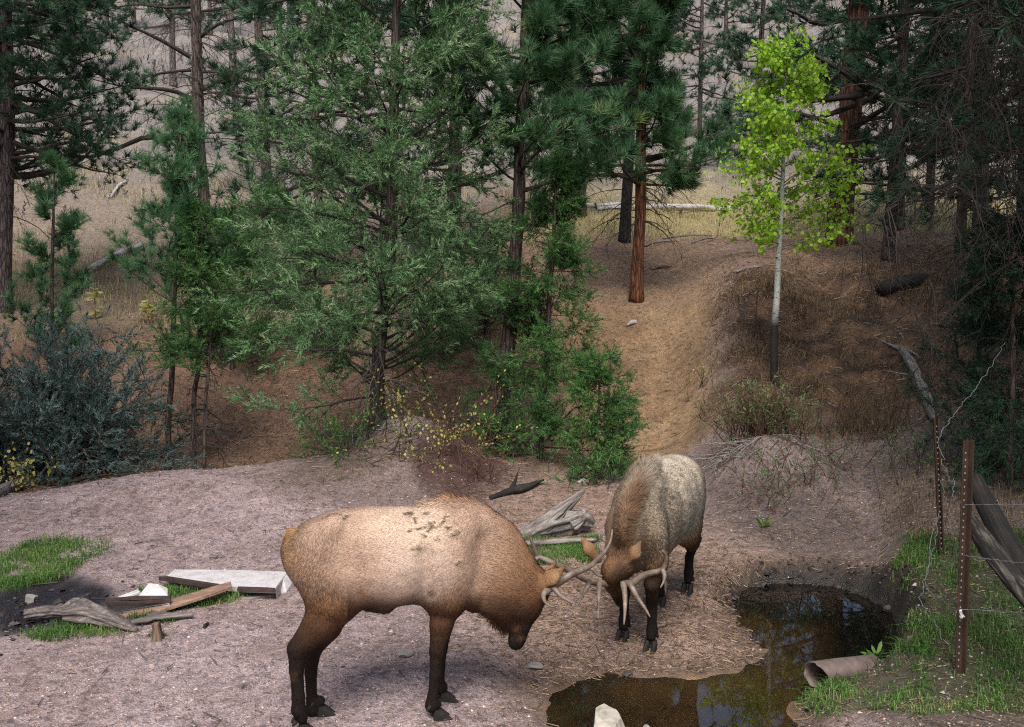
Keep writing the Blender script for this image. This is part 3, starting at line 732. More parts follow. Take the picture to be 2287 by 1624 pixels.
# coat tints: pale crest behind the neck, shade painted in the elbow crease, tan on the muzzle, ragged moult on the ribs
for x, y, r, c, a in [(700, 330, 150, (.54, .40, .30), .5), (900, 330, 170, (.56, .43, .32), .55), (1050, 450, 140, (.50, .37, .27), .4), (1450, 860, 60, (.06, .032, .02), .5), (1560, 880, 60, (.055, .03, .02), .55), (1400, 640, 22, (.55, .42, .32), .5), (1395, 540, 20, (.55, .42, .32), .4),
                      (1548, 1000, 32, (.17, .085, .04), .45), (1590, 1070, 22, (.14, .07, .035), .4), (1560, 1128, 26, (.012, .01, .009), .8), (1600, 1085, 9, (.01, .008, .008), .8), (1800, 680, 22, (.30, .2, .12), .6), (1030, 790, 22, (.06, .035, .025), .7), (600, 800, 26, (.34, .17, .08), .5), (400, 840, 60, (.33, .19, .10), .35), (165, 1310, 30, (.10, .05, .024), .3)]:
    E.spot(*c1(x, y), r * .3583, c, a)
rg = np.random.default_rng(5)
moult = [(905, 298), (890, 292), (1130, 312), (1115, 318), (1000, 380), (1020, 392), (1045, 372), (960, 385), (900, 395), (985, 430), (1070, 455), (1075, 370), (1100, 345), (1195, 400), (1190, 412), (1170, 425), (940, 505), (955, 512), (1205, 595), (1190, 610), (500, 315), (1000, 292), (930, 330), (1030, 350), (1140, 380)]
for x, y in moult:
    an_ = rg.normal(-.35, .5); n_ = rg.integers(3, 6)
    for j in range(n_):
        xx, yy_ = x + (j - n_ / 2) * 9 * math.cos(an_) + rg.normal(0, 2.5), y + (j - n_ / 2) * 9 * math.sin(an_) + rg.normal(0, 2.5)
        E.spot(*c1(xx - 5, yy_ - 14), rg.uniform(9, 15) * .3583, (.60, .46, .34), .45, soft=.5)
        E.spot(*c1(xx, yy_), rg.uniform(5, 9) * .3583, (.04, .022, .013), .95, soft=.3)
for i in range(60):
    x, y = rg.uniform(430, 1200), rg.uniform(300, 640); E.spot(*c1(x, y), rg.uniform(6, 16) * .3583, (.58, .45, .34), .3, soft=.6)
elk1 = thing('elk', 'bull elk seen in profile with golden rump and shedding tan coat, antlers lowered', 'elk', tuple(E.wor(e1(600, 1500) * [1, 1, 0])), 'sparring bull elk')
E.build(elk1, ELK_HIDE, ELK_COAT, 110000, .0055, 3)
# loose tufts of shed winter hair on the ribs
mbt = MB(); tl = []
for x, y in moult:
    p = on_plane(*c1(x, y), E.o - E.l * .28, E.l); w_ = E.wor(E.P); xx, y2 = proj(w_); cx, cyy = c1(x, y)
    dd = (xx - cx) ** 2 + (y2 - cyy) ** 2 + 1e6 * (E.P[:, 1] > 0); j = np.argmin(dd); p0, n0 = w_[j], E.N[j] @ E.M.T
    for i in range(12):
        d = nrm(-E.f * rg.uniform(.3, 1) + n0 * rg.uniform(.25, .8) + rg.normal(0, .3, 3)); q0 = p0 + rg.normal(0, .008, 3); L = rg.uniform(.012, .028); s_ = nrm(np.cross(d, n0)) * .0022
        tl.append([q0 - s_, q0 + s_, q0 + d * L])
tl = np.array(tl); nt_ = len(tl); cc = np.repeat(rg.uniform(.75, 1.2, nt_)[:, None] * np.array([.42, .30, .20]), 3, 0)
me = MB().add(tl.reshape(-1, 3), tris=np.arange(nt_ * 3).reshape(-1, 3), Col=cc).mesh('shed_hair'); link('shed_hair', me, ELK_COAT, elk1, kind='stuff')
for p, f, sc_ in hoofs:
    mb = MB(); hoof_mesh(mb, p, f, sc_); mb.build('hoof', HOOF, elk1, False)
for sd_ in (-1, 1):
    mb = MB(); sphere(mb, E.wor(e1(1690, 868, sd_ * .072)), .019); mb.build('eye', EYE, elk1, True)
def pix(seq, ds): 
    ds = np.interp(np.linspace(0, 1, len(seq)), np.linspace(0, 1, len(ds)), ds); return [at(*c3(x, y), d) for (x, y), d in zip(seq, ds)]
hd = 7.66
antler(elk1, [(pix([(752, 955), (800, 925), (860, 880), (1000, 790), (1100, 745), (1190, 705), (1262, 640), (1330, 570), (1375, 500), (1398, 430), (1408, 350)], [hd - .07, 7.7, 7.95, 8.1]), .026, .004),
              (pix([(830, 900), (855, 930), (900, 985), (960, 1025), (1015, 1055), (1052, 1072)], [7.62, 7.5]), .019, .004),
              (pix([(760, 945), (742, 985), (748, 1030), (775, 1070), (832, 1102)], [7.58, 7.45]), .018, .004)], ANTLER)
antler(elk1, [(pix([(765, 935), (860, 885), (1000, 800), (1100, 752), (1185, 718)], [hd + .07, 7.85, 8.05]), .024, .014),
              (pix([(1180, 720), (1225, 740), (1260, 785), (1310, 802)], [8.02, 7.98]), .017, .006)], ANTLER)

# ---- elk facing the viewer, head down
fh = on_z(1424, 1440, .02); hh_ = on_z(1506, 1338, .07)
f2 = nrm(np.array([*(fh - hh_)[:2], 0])); 
E = Elk((fh[0], fh[1], 0), f2, .0135)
G = lambda s_, l_=0.0: Hp(*(E.wor(np.array([s_, l_, 0]))[:2]))
BL = float(np.linalg.norm((fh - hh_)[:2])); SL = BL / 1.05           # spacing of the feet
GT, GG, NB, ND = (.62, .52, .405), (.42, .325, .235), (.20, .115, .06), (.11, .058, .03)
z0 = .03
st = [(.16, .68, 1.20, .10, NB), (.06, .60, 1.28, .135, GG), (-.08, .57, 1.30, .175, GG), (-.30, .55, 1.23, .225, GG), (-.55, .55, 1.21, .25, GT), (-.78, .57, 1.22, .245, GT), (-.98, .60, 1.215, .225, GT), (-1.14, .66, 1.17, .185, GT), (-1.26, .78, 1.06, .12, GT)]
E.chain([(np.array([s_ * SL, 0, (t + b) / 2 + z0 + (.03 if s_ < -.5 else 0)]), (t - b) / 2, w_) for s_, b, t, w_, _ in st], [c for *_, c in st], fur=.022, k=.03)
for sd_ in (-1, 1):
    E.add((.04, sd_ * .09, .98), (.03, sd_ * .125, .68), .13, .10, .08, .08, GG, (.16, .09, .05), .025, .06)
    E.add((-1.0 * SL, sd_ * .10, 1.05), (-.93 * SL, sd_ * .13, .72), .17, .15, .12, .10, GT, (.22, .13, .075), .02, .09, flow=(.1, 0, -1))
E.add((-1.25 * SL, 0, 1.06), (-1.31 * SL, 0, .95), .04, .02, .035, .02, GT, GT, .05, .03)
# neck: world points through the photo
pol = E.loc(at(1390, 1262, 8.38))
E.chain([(pol, .095, .09), (E.loc(at(1392, 1222, 8.46)), .125, .115), (E.loc(at(1398, 1178, 8.58)), .155, .13), (E.loc(at(1415, 1128, 8.74)), .175, .135), (E.loc(at(1436, 1085, 8.92)), .185, .13), (np.array([-.06, 0, 1.08]), .20, .13)], [(.15, .075, .036), (.19, .105, .055), (.22, .13, .072), (.25, .16, .095), (.28, .19, .12), GG], fur=.045, k=.03, k0=.05, lift=.25)
E.add(E.loc(at(1425, 1205, 8.74)), E.loc(at(1415, 1250, 8.66)), .10, .05, .08, .045, ND, (.05, .03, .02), .06, .05, flow=(0, 0, -1))
E.add((.14, 0, .80), (.16, 0, .68), .09, .06, .09, .06, (.20, .12, .065), (.17, .095, .05), .035, .06, flow=(0, 0, -1))
# head, tucked: crown toward the viewer, muzzle down and back
cr = E.loc(at(*c3(1415, 760), 8.36)); no = E.loc(at(*c3(1490, 1005), 8.62)); no[2] -= .02
hx = no - cr; la = nrm(np.cross(hx, E.M.T @ np.array([-.25, -1, .4])))
E.chain([(cr, .10, .085), (cr + hx * .3, .098, .082), (cr + hx * .62, .07, .055), (cr + hx * .85, .057, .048), (no, .05, .044)], [(.20, .105, .05), (.13, .07, .038), (.03, .02, .015), (.025, .017, .013), (.02, .014, .012)], fur=.02, k=.02, k0=.05, lat=la)
for (bx, by), (mx_, my_), (tx, ty) in (((1265, 640), (1185, 540), (1118, 432)), ((1560, 640), (1625, 575), (1680, 470))):
    b_, mdl, tp = E.loc(at(*c3(bx, by), 8.30)), E.loc(at(*c3(mx_, my_), 8.26)), E.loc(at(*c3(tx, ty), 8.27))
    la = nrm(E.M.T @ np.array([0.1 if bx < 1400 else -.3, -1, .3])); la = nrm(la - nrm(tp - b_) * (la @ nrm(tp - b_)))
    E.add(b_, mdl, .028, .048, .022, .018, (.20, .11, .055), (.24, .135, .07), .014, .03, lat=la); E.add(mdl, tp, .048, .014, .018, .011, (.24, .135, .07), (.2, .11, .055), .014, .012, lat=la)
LC = [GG, (.11, .06, .034), (.045, .026, .017), (.016, .011, .009), (.011, .008, .007), (.011, .008, .007), (.011, .008, .007)]
hoofs = []
def leg2(px, py, s_top, side, hind):
    ft = on_z(px, py, G(0)); ft[2] = Hp(ft[0], ft[1]); ft = E.loc(on_z(px, py, ft[2])); g = Hp(*(E.wor(ft)[:2]))
    sx = s_top
    if hind:
        P_ = [((sx, side * .10, .95), .16, .10), ((sx + .10, side * .13, .70), .14, .085), ((sx - .04, side * .125, .56), .085, .065), ((ft[0] - .05, ft[1] * .6 + side * .05, .44 + g), .055, .045), ((ft[0] - .01, ft[1], .28 + g), .036, .034), ((ft[0] - .01, ft[1], .15 + g), .042, .04), ((ft[0] + .01, ft[1], .09 + g), .034, .036)]
    else:
        P_ = [((sx + .02, side * .11, .90), .13, .095), ((sx - .02, side * .135, .66), .095, .075), ((sx, (side * .13 + ft[1]) / 2, .50), .062, .054), ((ft[0], ft[1], .36 + g), .046, .044), ((ft[0] - .005, ft[1], .24 + g), .033, .033), ((ft[0] - .01, ft[1], .135 + g), .041, .041), ((ft[0] + .01, ft[1], .09 + g), .034, .037)]
    E.chain([(np.array(a), h, w_) for a, h, w_ in P_], LC, fur=.008, k=.018, k0=.07, lift=.1)
    w_ = E.wor(np.array([ft[0] + .02, ft[1], 0])); hoofs.append((np.array([w_[0], w_[1], Hp(w_[0], w_[1])]), E.f, .98))
leg2(1393, 1420, .03, -1, False); leg2(1455, 1446, 0, 1, False); leg2(1476, 1340, -BL, -1, True); leg2(1537, 1320, -BL, 1, True)
E.surface()
elk2 = thing('elk', 'bull elk seen head-on with its head tucked low, pale grizzled back and dark legs', 'elk', (float(fh[0]), float(fh[1]), .02), 'sparring bull elk')
for x, y, r_, ln in [(1450, 1026, 20, .085), (1443, 1045, 20, .085), (1432, 1070, 20, .08), (1420, 1098, 20, .075), (1409, 1125, 20, .07), (1400, 1152, 19, .065), (1393, 1180, 18, .06), (1389, 1208, 18, .05), (1388, 1235, 18, .04)]:
    E.spot(x, y, r_, (.105, .052, .026), .85, soft=.7); E.tuftspot(x, y, r_ * 1.2, ln, .6)
for x, y, r_, c_, a_ in [(1500, 1025, 70, (.60, .51, .40), .8), (1530, 1070, 50, (.54, .455, .35), .6), (1480, 1120, 40, (.45, .37, .27), .5), (1385, 1285, 26, (.035, .022, .015), .8), (1445, 1225, 30, (.12, .07, .04), .6)]: E.spot(x, y, r_, c_, a_)
gr = fbm(E.P * [.5, 1, 1], 55, 2, 77); side = np.clip((E.P[:, 2] - .55) / .3, 0, 1) * (E.P[:, 0] < .05) * (E.P[:, 0] > -.6)
E.col = E.col * (1 - (.5 * side * sstep(.12, .4, gr))[:, None])
E.build(elk2, ELK_HIDE, ELK_COAT, 90000, .0055, 8)
for p, f, sc_ in hoofs:
    mb = MB(); hoof_mesh(mb, p, f, sc_); mb.build('hoof', HOOF, elk2, False)
for c_ in (c3(1345, 850), c3(1555, 850)):
    mb = MB(); sphere(mb, at(*c_, 8.50), .018); mb.build('eye', EYE, elk2, True)
antler(elk2, [(pix([(1385, 870), (1320, 872), (1250, 862), (1170, 838), (1050, 775), (950, 725), (860, 685), (760, 640), (685, 622), (640, 680), (560, 680), (460, 590), (385, 440), (355, 330), (362, 220), (384, 98)], [8.36, 8.2, 8.08, 8.05, 8.1, 8.15]), .027, .004),
              (pix([(690, 628), (668, 570), (640, 500), (615, 430), (604, 388)], [8.07, 8.02]), .017, .004),
              (pix([(1285, 870), (1280, 930), (1276, 1020), (1276, 1110), (1268, 1205)], [8.2, 8.1, 7.98]), .02, .003),
              (pix([(1190, 850), (1170, 900), (1130, 970), (1090, 1040), (1050, 1120)], [8.12, 8.02, 7.9]), .018, .003)], ANTLER)
antler(elk2, [(pix([(1470, 850), (1530, 868), (1600, 870), (1680, 815), (1760, 775), (1860, 752), (1905, 725), (1928, 660), (1922, 595), (1890, 552)], [8.36, 8.25, 8.15, 8.1]), .027, .009),
              (pix([(1895, 735), (1912, 790), (1905, 850), (1872, 915)], [8.15, 8.1]), .018, .003),
              (pix([(1905, 800), (1920, 870), (1922, 930), (1925, 975)], [8.2, 8.2]), .012, .003),
              (pix([(1510, 865), (1528, 960), (1532, 1080), (1528, 1180), (1520, 1270)], [8.27, 8.12, 8.0]), .021, .004),
              (pix([(1580, 875), (1625, 960), (1680, 1050), (1735, 1130), (1772, 1195)], [8.2, 8.08, 7.98]), .02, .004)], ANTLER)
# ------------------------------------------------------------------ trees
# small foliage templates, shoot axis along +Z
def tuft_tpl(n, L, w_, spread, seed, back=.35):
    """brush of long pine needles round the end of a shoot"""
    r = np.random.default_rng(seed); V = []; F = []
    for i in range(n):
        z0 = -back * L * r.random(); a = r.uniform(0, 2 * np.pi); th = np.clip(r.normal(spread, .28), .08, 1.9); l = L * r.uniform(.7, 1.1)
        d = np.array([math.sin(th) * math.cos(a), math.sin(th) * math.sin(a), math.cos(th)]); s_ = nrm(np.cross(d, [math.cos(a + 1.3), math.sin(a + 1.3), .3])) * w_ / 2
        b = np.array([0, 0, z0]); V += [b - s_, b + s_, b + d * l]; F.append([3 * i, 3 * i + 1, 3 * i + 2])
    return np.array(V), np.array(F)
def spray_tpl(n, L, w_, spread, seed, flat=1.0, blade=.4):
    """scale-leaved or short-needled spray: blades along a shoot"""
    r = np.random.default_rng(seed); V = []; F = []
    for i in range(n):
        t = r.random() ** .8; a = r.uniform(0, 2 * np.pi); th = r.normal(spread, .2) * (1 - .5 * t); l = L * blade * r.uniform(.6, 1.2)
        d = nrm(np.array([math.sin(th) * math.cos(a), math.sin(th) * math.sin(a) * flat, math.cos(th)])); s_ = nrm(np.cross(d, r.normal(0, 1, 3))) * w_ / 2
        b = np.array([0, 0, L * t]) + r.normal(0, .006, 3); k = len(V); V += [b - s_ * .8, b + s_ * .8, b + d * l]; F += [[k, k + 1, k + 2]]
    return np.array(V), np.array(F)
TUFT = [tuft_tpl(30, .17, .0085, .62, i) for i in range(3)]
TUFTS = [tuft_tpl(20, .17, .012, .7, 10 + i) for i in range(3)]          # fewer, for trees farther off
SPRAY = [spray_tpl(26, .15, .0135, .85, 20 + i, 1.0, .34) for i in range(4)]
FIRS = [spray_tpl(20, .17, .012, .95, 30 + i, .45, .32) for i in range(4)]

B_PINE = bark_mat('bark_pine_grey', (.04, .03, .027), (.115, .086, .075), (.22, .175, .155))
B_RED = bark_mat('bark_ponderosa_orange', (.05, .018, .01), (.20, .075, .035), (.33, .15, .08), 1.0, .02, .12)
B_BIG = bark_mat('bark_ponderosa_old', (.05, .026, .018), (.17, .075, .04), (.27, .16, .11), .55, .03, .14)
B_JUN = bark_mat('bark_juniper', (.035, .026, .022), (.10, .078, .066), (.20, .165, .145), 1.3, .01, .08)
B_FAR = bark_mat('bark_far_pine', (.09, .075, .075), (.17, .14, .135), (.26, .22, .21), .8, .02, .2)
TWIG = plain_mat('twig_dark', (.022, .017, .015), (.06, .046, .04), 12, .9)
TWIGG = plain_mat('twig_grey', (.12, .105, .10), (.30, .27, .25), 9, .9)
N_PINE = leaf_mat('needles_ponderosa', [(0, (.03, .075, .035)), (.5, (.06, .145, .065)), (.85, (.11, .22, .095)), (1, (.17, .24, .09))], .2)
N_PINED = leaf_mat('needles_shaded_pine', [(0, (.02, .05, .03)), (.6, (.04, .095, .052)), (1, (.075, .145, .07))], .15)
N_YOUNG = leaf_mat('needles_young_pine', [(0, (.035, .10, .045)), (.5, (.075, .18, .08)), (1, (.15, .28, .12))], .22)
N_JUN = leaf_mat('leaves_juniper', [(0, (.055, .12, .05)), (.45, (.11, .215, .09)), (.8, (.19, .315, .15)), (1, (.31, .42, .25))], .2)
N_BLUE = leaf_mat('leaves_blue_juniper', [(0, (.035, .07, .062)), (.5, (.08, .13, .12)), (1, (.19, .26, .25))], .15)
N_FIR = leaf_mat('needles_fir', [(0, (.03, .085, .028)), (.5, (.065, .16, .048)), (.85, (.11, .23, .065)), (1, (.18, .30, .09))], .22)
L_ASP = leaf_mat('leaves_aspen', [(0, (.20, .38, .03)), (.45, (.40, .66, .055)), (.85, (.55, .76, .10)), (.93, (.60, .52, .09)), (1, (.75, .55, .14))], .45, .4)
L_YEL = leaf_mat('leaves_yellow_shrub', [(0, (.22, .27, .05)), (.5, (.48, .45, .10)), (1, (.68, .60, .25))], .4)
m = Mat('bark_aspen'); z = m.n('SeparateXYZ'); tc = m.n('TexCoord'); m.l(tc.outputs['Object'], z.inputs[0])
nzz = m.noise(m.coords((6, 6, 26)), 1.6, 4, .6); scar = m.ramp(nzz, [(.60, (1, 1, 1)), (.66, (.06, .055, .05))])
wh = m.mix(1.0, m.ramp(m.noise(m.coords((1, 1, .4)), 9, 4), [(.3, (.42, .45, .42)), (.7, (.66, .68, .63))]), scar, 'MULTIPLY')
hz_ = m.n('MapRange', i_1=.95, i_2=1.25, i_3=0.0, i_4=1.0); m.l(m.math('ADD', z.outputs[2], m.math('MULTIPLY', nzz, .25)), hz_.inputs[0])
m.color(m.mix(hz_.outputs[0], m.ramp(nzz, [(.3, (.010, .008, .007)), (.75, (.032, .025, .022))]), wh)); m.rough(.75); m.bump(nzz, .5, .006); B_ASP = m.m

def trunk3(pxs, d, top=None, lean=0.0):
    """traced trunk: (X, Y, width px) from base up, at d metres; then on to its full height"""
    P = [at(x, y, d) for x, y, _ in pxs]; r = [w_ / 2 / ppm(d) for *_, w_ in pxs]
    g = Hp(P[0][0], P[0][1])
    b = P[0].copy(); b[2] = g - .08
    if P[0][2] > g + .25: P = [b] + P; r = [r[0] * 1.12] + r
    else: P[0] = b
    if top is not None:
        dr = nrm(P[-1] - P[max(-3, -len(P))]); L = top - P[-1][2]
        if L > .3: 
            n = 3
            for i in range(1, n + 1): P.append(P[-1] + dr * L / n); r.append(r[-1] * (.75 if i < n else .25))
    return np.array(P), np.array(r)
def tree_root(name, label, cat, P, group=None): return thing(name, label, cat, (float(P[0][0]), float(P[0][1]), float(P[0][2]) + .08), group)
def add_trunk(root, P, r, mat, sides=16, amp=.10, groove=.05, flare=.25, n=None, seed=0):
    v, q, t = rough_tube(P, r, n or 44, sides, amp, groove, seed, flare); 
    return MB().add(v - np.array(root.location), tris=t, quads=q).build('trunk', mat, None, True)
def fix(o, root):
    o.parent = root; return o
def at_height(P, z):
    k = np.clip(np.searchsorted(P[:, 2], z) - 1, 0, len(P) - 2); f = np.clip((z - P[k, 2]) / np.maximum(P[k + 1, 2] - P[k, 2], 1e-6), 0, 1)[:, None]
    return P[k] + (P[k + 1] - P[k]) * f
def side_shoots(Pl, k, t0, t1, Lf, rng, ang=.9, up=0.0, m=3, droop=0.0, wander=.18):
    """k shoots off every polyline between t0 and t1"""
    n = len(Pl); t = t0 + (t1 - t0) * (np.arange(k)[None] + rng.random((n, k))) / k
    p, tg = along(Pl, t); p = p.reshape(-1, 3); tg = tg.reshape(-1, 3)
    rd = rng.normal(0, 1, p.shape); rd[:, 2] *= .45; side = nrm(rd - (rd * tg).sum(1, keepdims=True) * tg)
    d = nrm(tg * math.cos(ang) + side * math.sin(ang) + np.array([0, 0, up])); L = (Lf(t.ravel()) if callable(Lf) else np.full(len(p), Lf)) * rng.uniform(.55, 1.2, len(p))
    return grow(p, d, L, m, droop, wander, rng), t.ravel()
def twigs_into(mb, Pl, r0, r1, sides=4):
    n, m_, _ = Pl.shape; R = np.broadcast_to(np.asarray(r0, float).reshape(-1, 1) if np.ndim(r0) else np.full((1, 1), r0), (n, 1)) * np.linspace(1, r1 / (np.max(r0) if np.ndim(r0) else r0), m_)[None]
    v, q, t = tubes(Pl, R, sides, False); mb.add(v, quads=q)
def foliage_on(mb, Pl, tpls, per, t0, sc, rng, upb=.25, spread=.5, tip=True):
    n = len(Pl); t = t0 + (1 - t0) * (np.arange(per)[None] + rng.random((n, per))) / per
    if tip: t[:, -1] = .999
    p, tg = along(Pl, t); p = p.reshape(-1, 3); tg = tg.reshape(-1, 3)
    d = nrm(tg + rng.normal(0, spread, p.shape) * (t.reshape(-1, 1) < .99) + np.array([0, 0, upb])); fr = frames(d, rng.uniform(0, 6.28, len(p)))
    s_ = sc * rng.uniform(.7, 1.25, len(p)); pick = rng.integers(0, len(tpls), len(p)); rn = np.clip(.5 + .25 * vnoise(p, 2.2, 4) + rng.normal(0, .2, len(p)), 0, 1)
    for i, (tv, tf) in enumerate(tpls):
        k = pick == i; scatter(mb, tv, tf, p[k], fr[k], s_[k], rn[k])
def conifer(name, label, P, r, bark, needles, z0, z1, n, Lfun, seed, kind='pine', cat='tree', group=None, elev=.25, up=.5, az=None, per2=7, per3=3, fsc=1.0, tpls=None, dead=0, dead_z=None, dead_L=1.0, manual=(), sides=14, r_br=.018, twigmat=None, L2=.45, flare=.25, t2=.3, droop2=0.0, bare=False, cut=None):
    rng = np.random.default_rng(seed); root = tree_root(name, label, cat, P, group); lo = np.array(root.location)
    fix(add_trunk(root, P, r, bark, sides, seed=seed, flare=flare), root)
    br, fo = MB(), MB(); tpls = tpls or (TUFT if kind == 'pine' else SPRAY if kind == 'juniper' else FIRS)
    sets = []
    if n:
        z = z0 + (z1 - z0) * (np.arange(n) + rng.random(n)) / n; S = at_height(P, z); a = rng.uniform(0, 6.28, n) if az is None else rng.uniform(az[0], az[1], n)
        el = elev + rng.normal(0, .18, n); D = np.stack([np.cos(a) * np.cos(el), np.sin(a) * np.cos(el), np.sin(el)], 1)
        L = np.array([Lfun((zz - z0) / (z1 - z0)) for zz in z]) * rng.uniform(.65, 1.15, n); L = L if cut is None else L * np.where((np.cos(a - cut[0]) > cut[1]) & (z > cut[2]), cut[3], 1.0); sets.append((grow(S, D, L, 7, up, .11, rng), L))
    for pts, r0 in manual:
        q = resample(pts, 8)[None]; sets.append((q, np.array([np.linalg.norm(pts[0] - pts[-1])])))
        v, qd, t = rough_tube(pts, np.linspace(max(r0 * .9, .018), .007, len(pts)), 22, 7, .14, .06, seed); fix(MB().add(v - lo, tris=t, quads=qd).build('limb', twigmat or TWIG, None, True), root)
    for Pl, L in sets:
        if bare and len(Pl) == 1: continue
        twigs_into(br, Pl - lo, np.clip(r_br * L / 1.6, .006, .07), .3 * r_br * .2 + .002, 5)
        sec, ts = side_shoots(Pl, per2, t2, 1.0, (lambda t, LL=np.repeat(L, per2): L2 * np.clip(LL / 1.8, .35, 1.3) * (1.15 - .55 * t)), rng, .85, .12, 2, droop2)
        twigs_into(br, sec - lo, .0065, .0025, 3)
        if kind == 'pine':
            ter, _ = side_shoots(sec, per3, .3, .95, .16, rng, .7, .35, 2, .3); pass
            for q in (sec, ter, Pl): foliage_on(fo, q - lo, tpls, 1 if q is not sec else 2, .72 if q is not Pl else .9, fsc, rng, .25, .35)
        else:
            foliage_on(fo, sec - lo, tpls, per3 * 2, .12, fsc, rng, .18 if kind == 'juniper' else .0, .55)
            foliage_on(fo, Pl - lo, tpls, per3, .5, fsc, rng, .1, .6)
    fix(br.build('branches', twigmat or TWIG, None, True, kind='stuff'), root)
    if fo.n: fix(fo.build('foliage', needles, kind='stuff'), root)
    if dead:
        db = MB(); z = rng.uniform(*(dead_z or (z0, z1)), dead); S = at_height(P, z); a = rng.uniform(0, 6.28, dead); D = np.stack([np.cos(a), np.sin(a), rng.normal(.1, .2, dead)], 1)
        Pl = grow(S, D, dead_L * rng.uniform(.4, 1.2, dead), 7, -.9, .13, rng); twigs_into(db, Pl - lo, .011, .003, 4)
        s2, _ = side_shoots(Pl, 5, .25, 1, .35 * dead_L, rng, .8, -.1, 4, -.9); twigs_into(db, s2 - lo, .005, .002, 3)
        fix(db.build('dead_twigs', TWIGG if kind == 'juniper' else TWIG, None, True, kind='stuff'), root)
    return root
def px(seq, d): 
    dd = np.interp(np.linspace(0, 1, len(seq)), np.linspace(0, 1, len(np.atleast_1d(d))), np.atleast_1d(d)); return np.array([at(x, y, q) for (x, y), q in zip(seq, dd)])
r1 = lambda x, y: (x * .3338, y * .3338)                 # enlargements of the upper row of the photo
r2 = lambda x, y: (762 + x * .3338, y * .3338)
r3 = lambda x, y: (1525 + x * .3338, y * .3338)

# -- big green juniper on the mound
P, r = trunk3([(842, 962, 36), (842, 909, 32), (845, 809, 30), (850, 742, 30), (866, 620, 30), (872, 542, 30), (878, 400, 28), (877, 317, 25), (880, 234, 22), (883, 100, 20), (886, 0, 17)], 14.8, 8.2)
conifer('juniper_tree', 'tall green juniper with a bare grey trunk growing on the gravel mound', P, r, B_JUN, N_JUN, 1.0, 7.6, 125, lambda t: 2.1 * (1 - t) ** .55 * (.62 + .38 * min(1, t * 5)) + .15, 11, 'juniper', elev=.15, up=.25, per2=9, per3=4, fsc=1.12, dead=40, dead_z=(1.0, 5.0), dead_L=.8, L2=.62, r_br=.02, droop2=-.25, t2=.28)
# -- grey pine standing behind the mound
P, r = trunk3([(1120, 1022, 44), (1122, 876, 36), (1142, 709, 34), (1150, 575, 30), (1159, 450, 28), (1162, 300, 26), (1170, 200, 25), (1173, 100, 24), (1177, 0, 23)], 15.6, 10.5)
man = [(px([r2(1200, 490), r2(1120, 440), r2(1020, 400), r2(930, 370)], [15.6, 15.2]), .02), (px([r2(1240, 480), r2(1290, 370), r2(1360, 260), r2(1390, 150)], [15.6, 15.0]), .02), (px([r2(1270, 560), r2(1350, 540), r2(1500, 545)], [15.6, 15.2]), .02),
       (px([r2(1190, 1040), r2(1150, 980), r2(1120, 960)], [15.6, 15.3]), .02), (px([r2(1250, 340), r2(1400, 290), r2(1560, 230), r2(1760, 140), r2(1920, 40)], [15.6, 15.3]), .02), (px([r2(1200, 780), r2(1100, 740), r2(980, 760)], [15.6, 15.1]), .02)]
conifer('pine_tree', 'pine with a straight grey-brown trunk rising behind the gravel mound', P, r, B_PINE, N_PINE, 3.3, 8.6, 52, lambda t: 1.9 * (1 - t * .5), 12, elev=.2, up=.4, per2=8, fsc=1.2, manual=man, dead=26, dead_z=(1.6, 5), dead_L=.9, r_br=.026)
# -- feathery fir beside it
P, r = trunk3([(1206, 1046, 17), (1209, 942, 15), (1222, 809, 13), (1226, 675, 12), (1236, 542, 9), (1241, 440, 6), (1243, 372, 3)], 15.2)
conifer('fir_sapling', 'slender fir sapling with feathery bright green needles beside the sandy path', P, r, B_PINE, N_FIR, .12, P[-1][2], 80, lambda t: .98 * (1 - t) ** .8 + .1, 13, 'fir', elev=.05, up=.15, per2=8, per3=4, fsc=.85, r_br=.012, L2=.45, t2=.15, sides=8)
P, r = trunk3([(1330, 1075, 10), (1334, 1000, 8), (1338, 900, 6), (1338, 800, 3)], 14.4)
conifer('fir_sapling', 'small bushy fir at the foot of the sandy path', P, r, B_PINE, N_FIR, .05, P[-1][2], 46, lambda t: .52 * (1 - t) ** .6 + .12, 14, 'fir', elev=.15, up=.2, per2=6, per3=4, fsc=.8, r_br=.01, L2=.3, t2=.1, sides=7)
# -- left group: young pine and two thin trees behind the berm
P, r = trunk3([(374, 1046, 15), (377, 926, 14), (384, 842, 13), (389, 659, 12), (392, 592, 11), (396, 500, 9), (401, 380, 6), (405, 240, 2)], 16.0)
conifer('young_pine', 'young pine with long soft needles and a thin straight trunk behind the gravel berm', P, r, B_PINE, N_YOUNG, 1.9, P[-1][2] - .1, 38, lambda t: 1.0 * (1 - t) ** .8 + .06, 15, elev=.45, up=.6, per2=5, per3=2, fsc=.92, L2=.34, r_br=.016, sides=8)
P, r = trunk3([(431, 1043, 13), (433, 940, 12), (434, 876, 12), (444, 809, 10), (446, 625, 8), (450, 540, 5), (452, 470, 2)], 15.7)
conifer('thin_fir', 'thin fir with a leggy dark trunk and wispy green crown behind the berm', P, r, B_PINE, N_FIR, 1.3, P[-1][2], 60, lambda t: .72 * (1 - t) ** .7 + .1, 16, 'fir', elev=.2, up=.2, per2=6, per3=3, fsc=.8, r_br=.011, L2=.34, dead=14, dead_z=(.3, 1.6), dead_L=.5, sides=8, t2=.2)
P, r = trunk3([(454, 1043, 9), (460, 900, 8), (463, 860, 8), (468, 790, 6), (474, 690, 3)], 15.4)
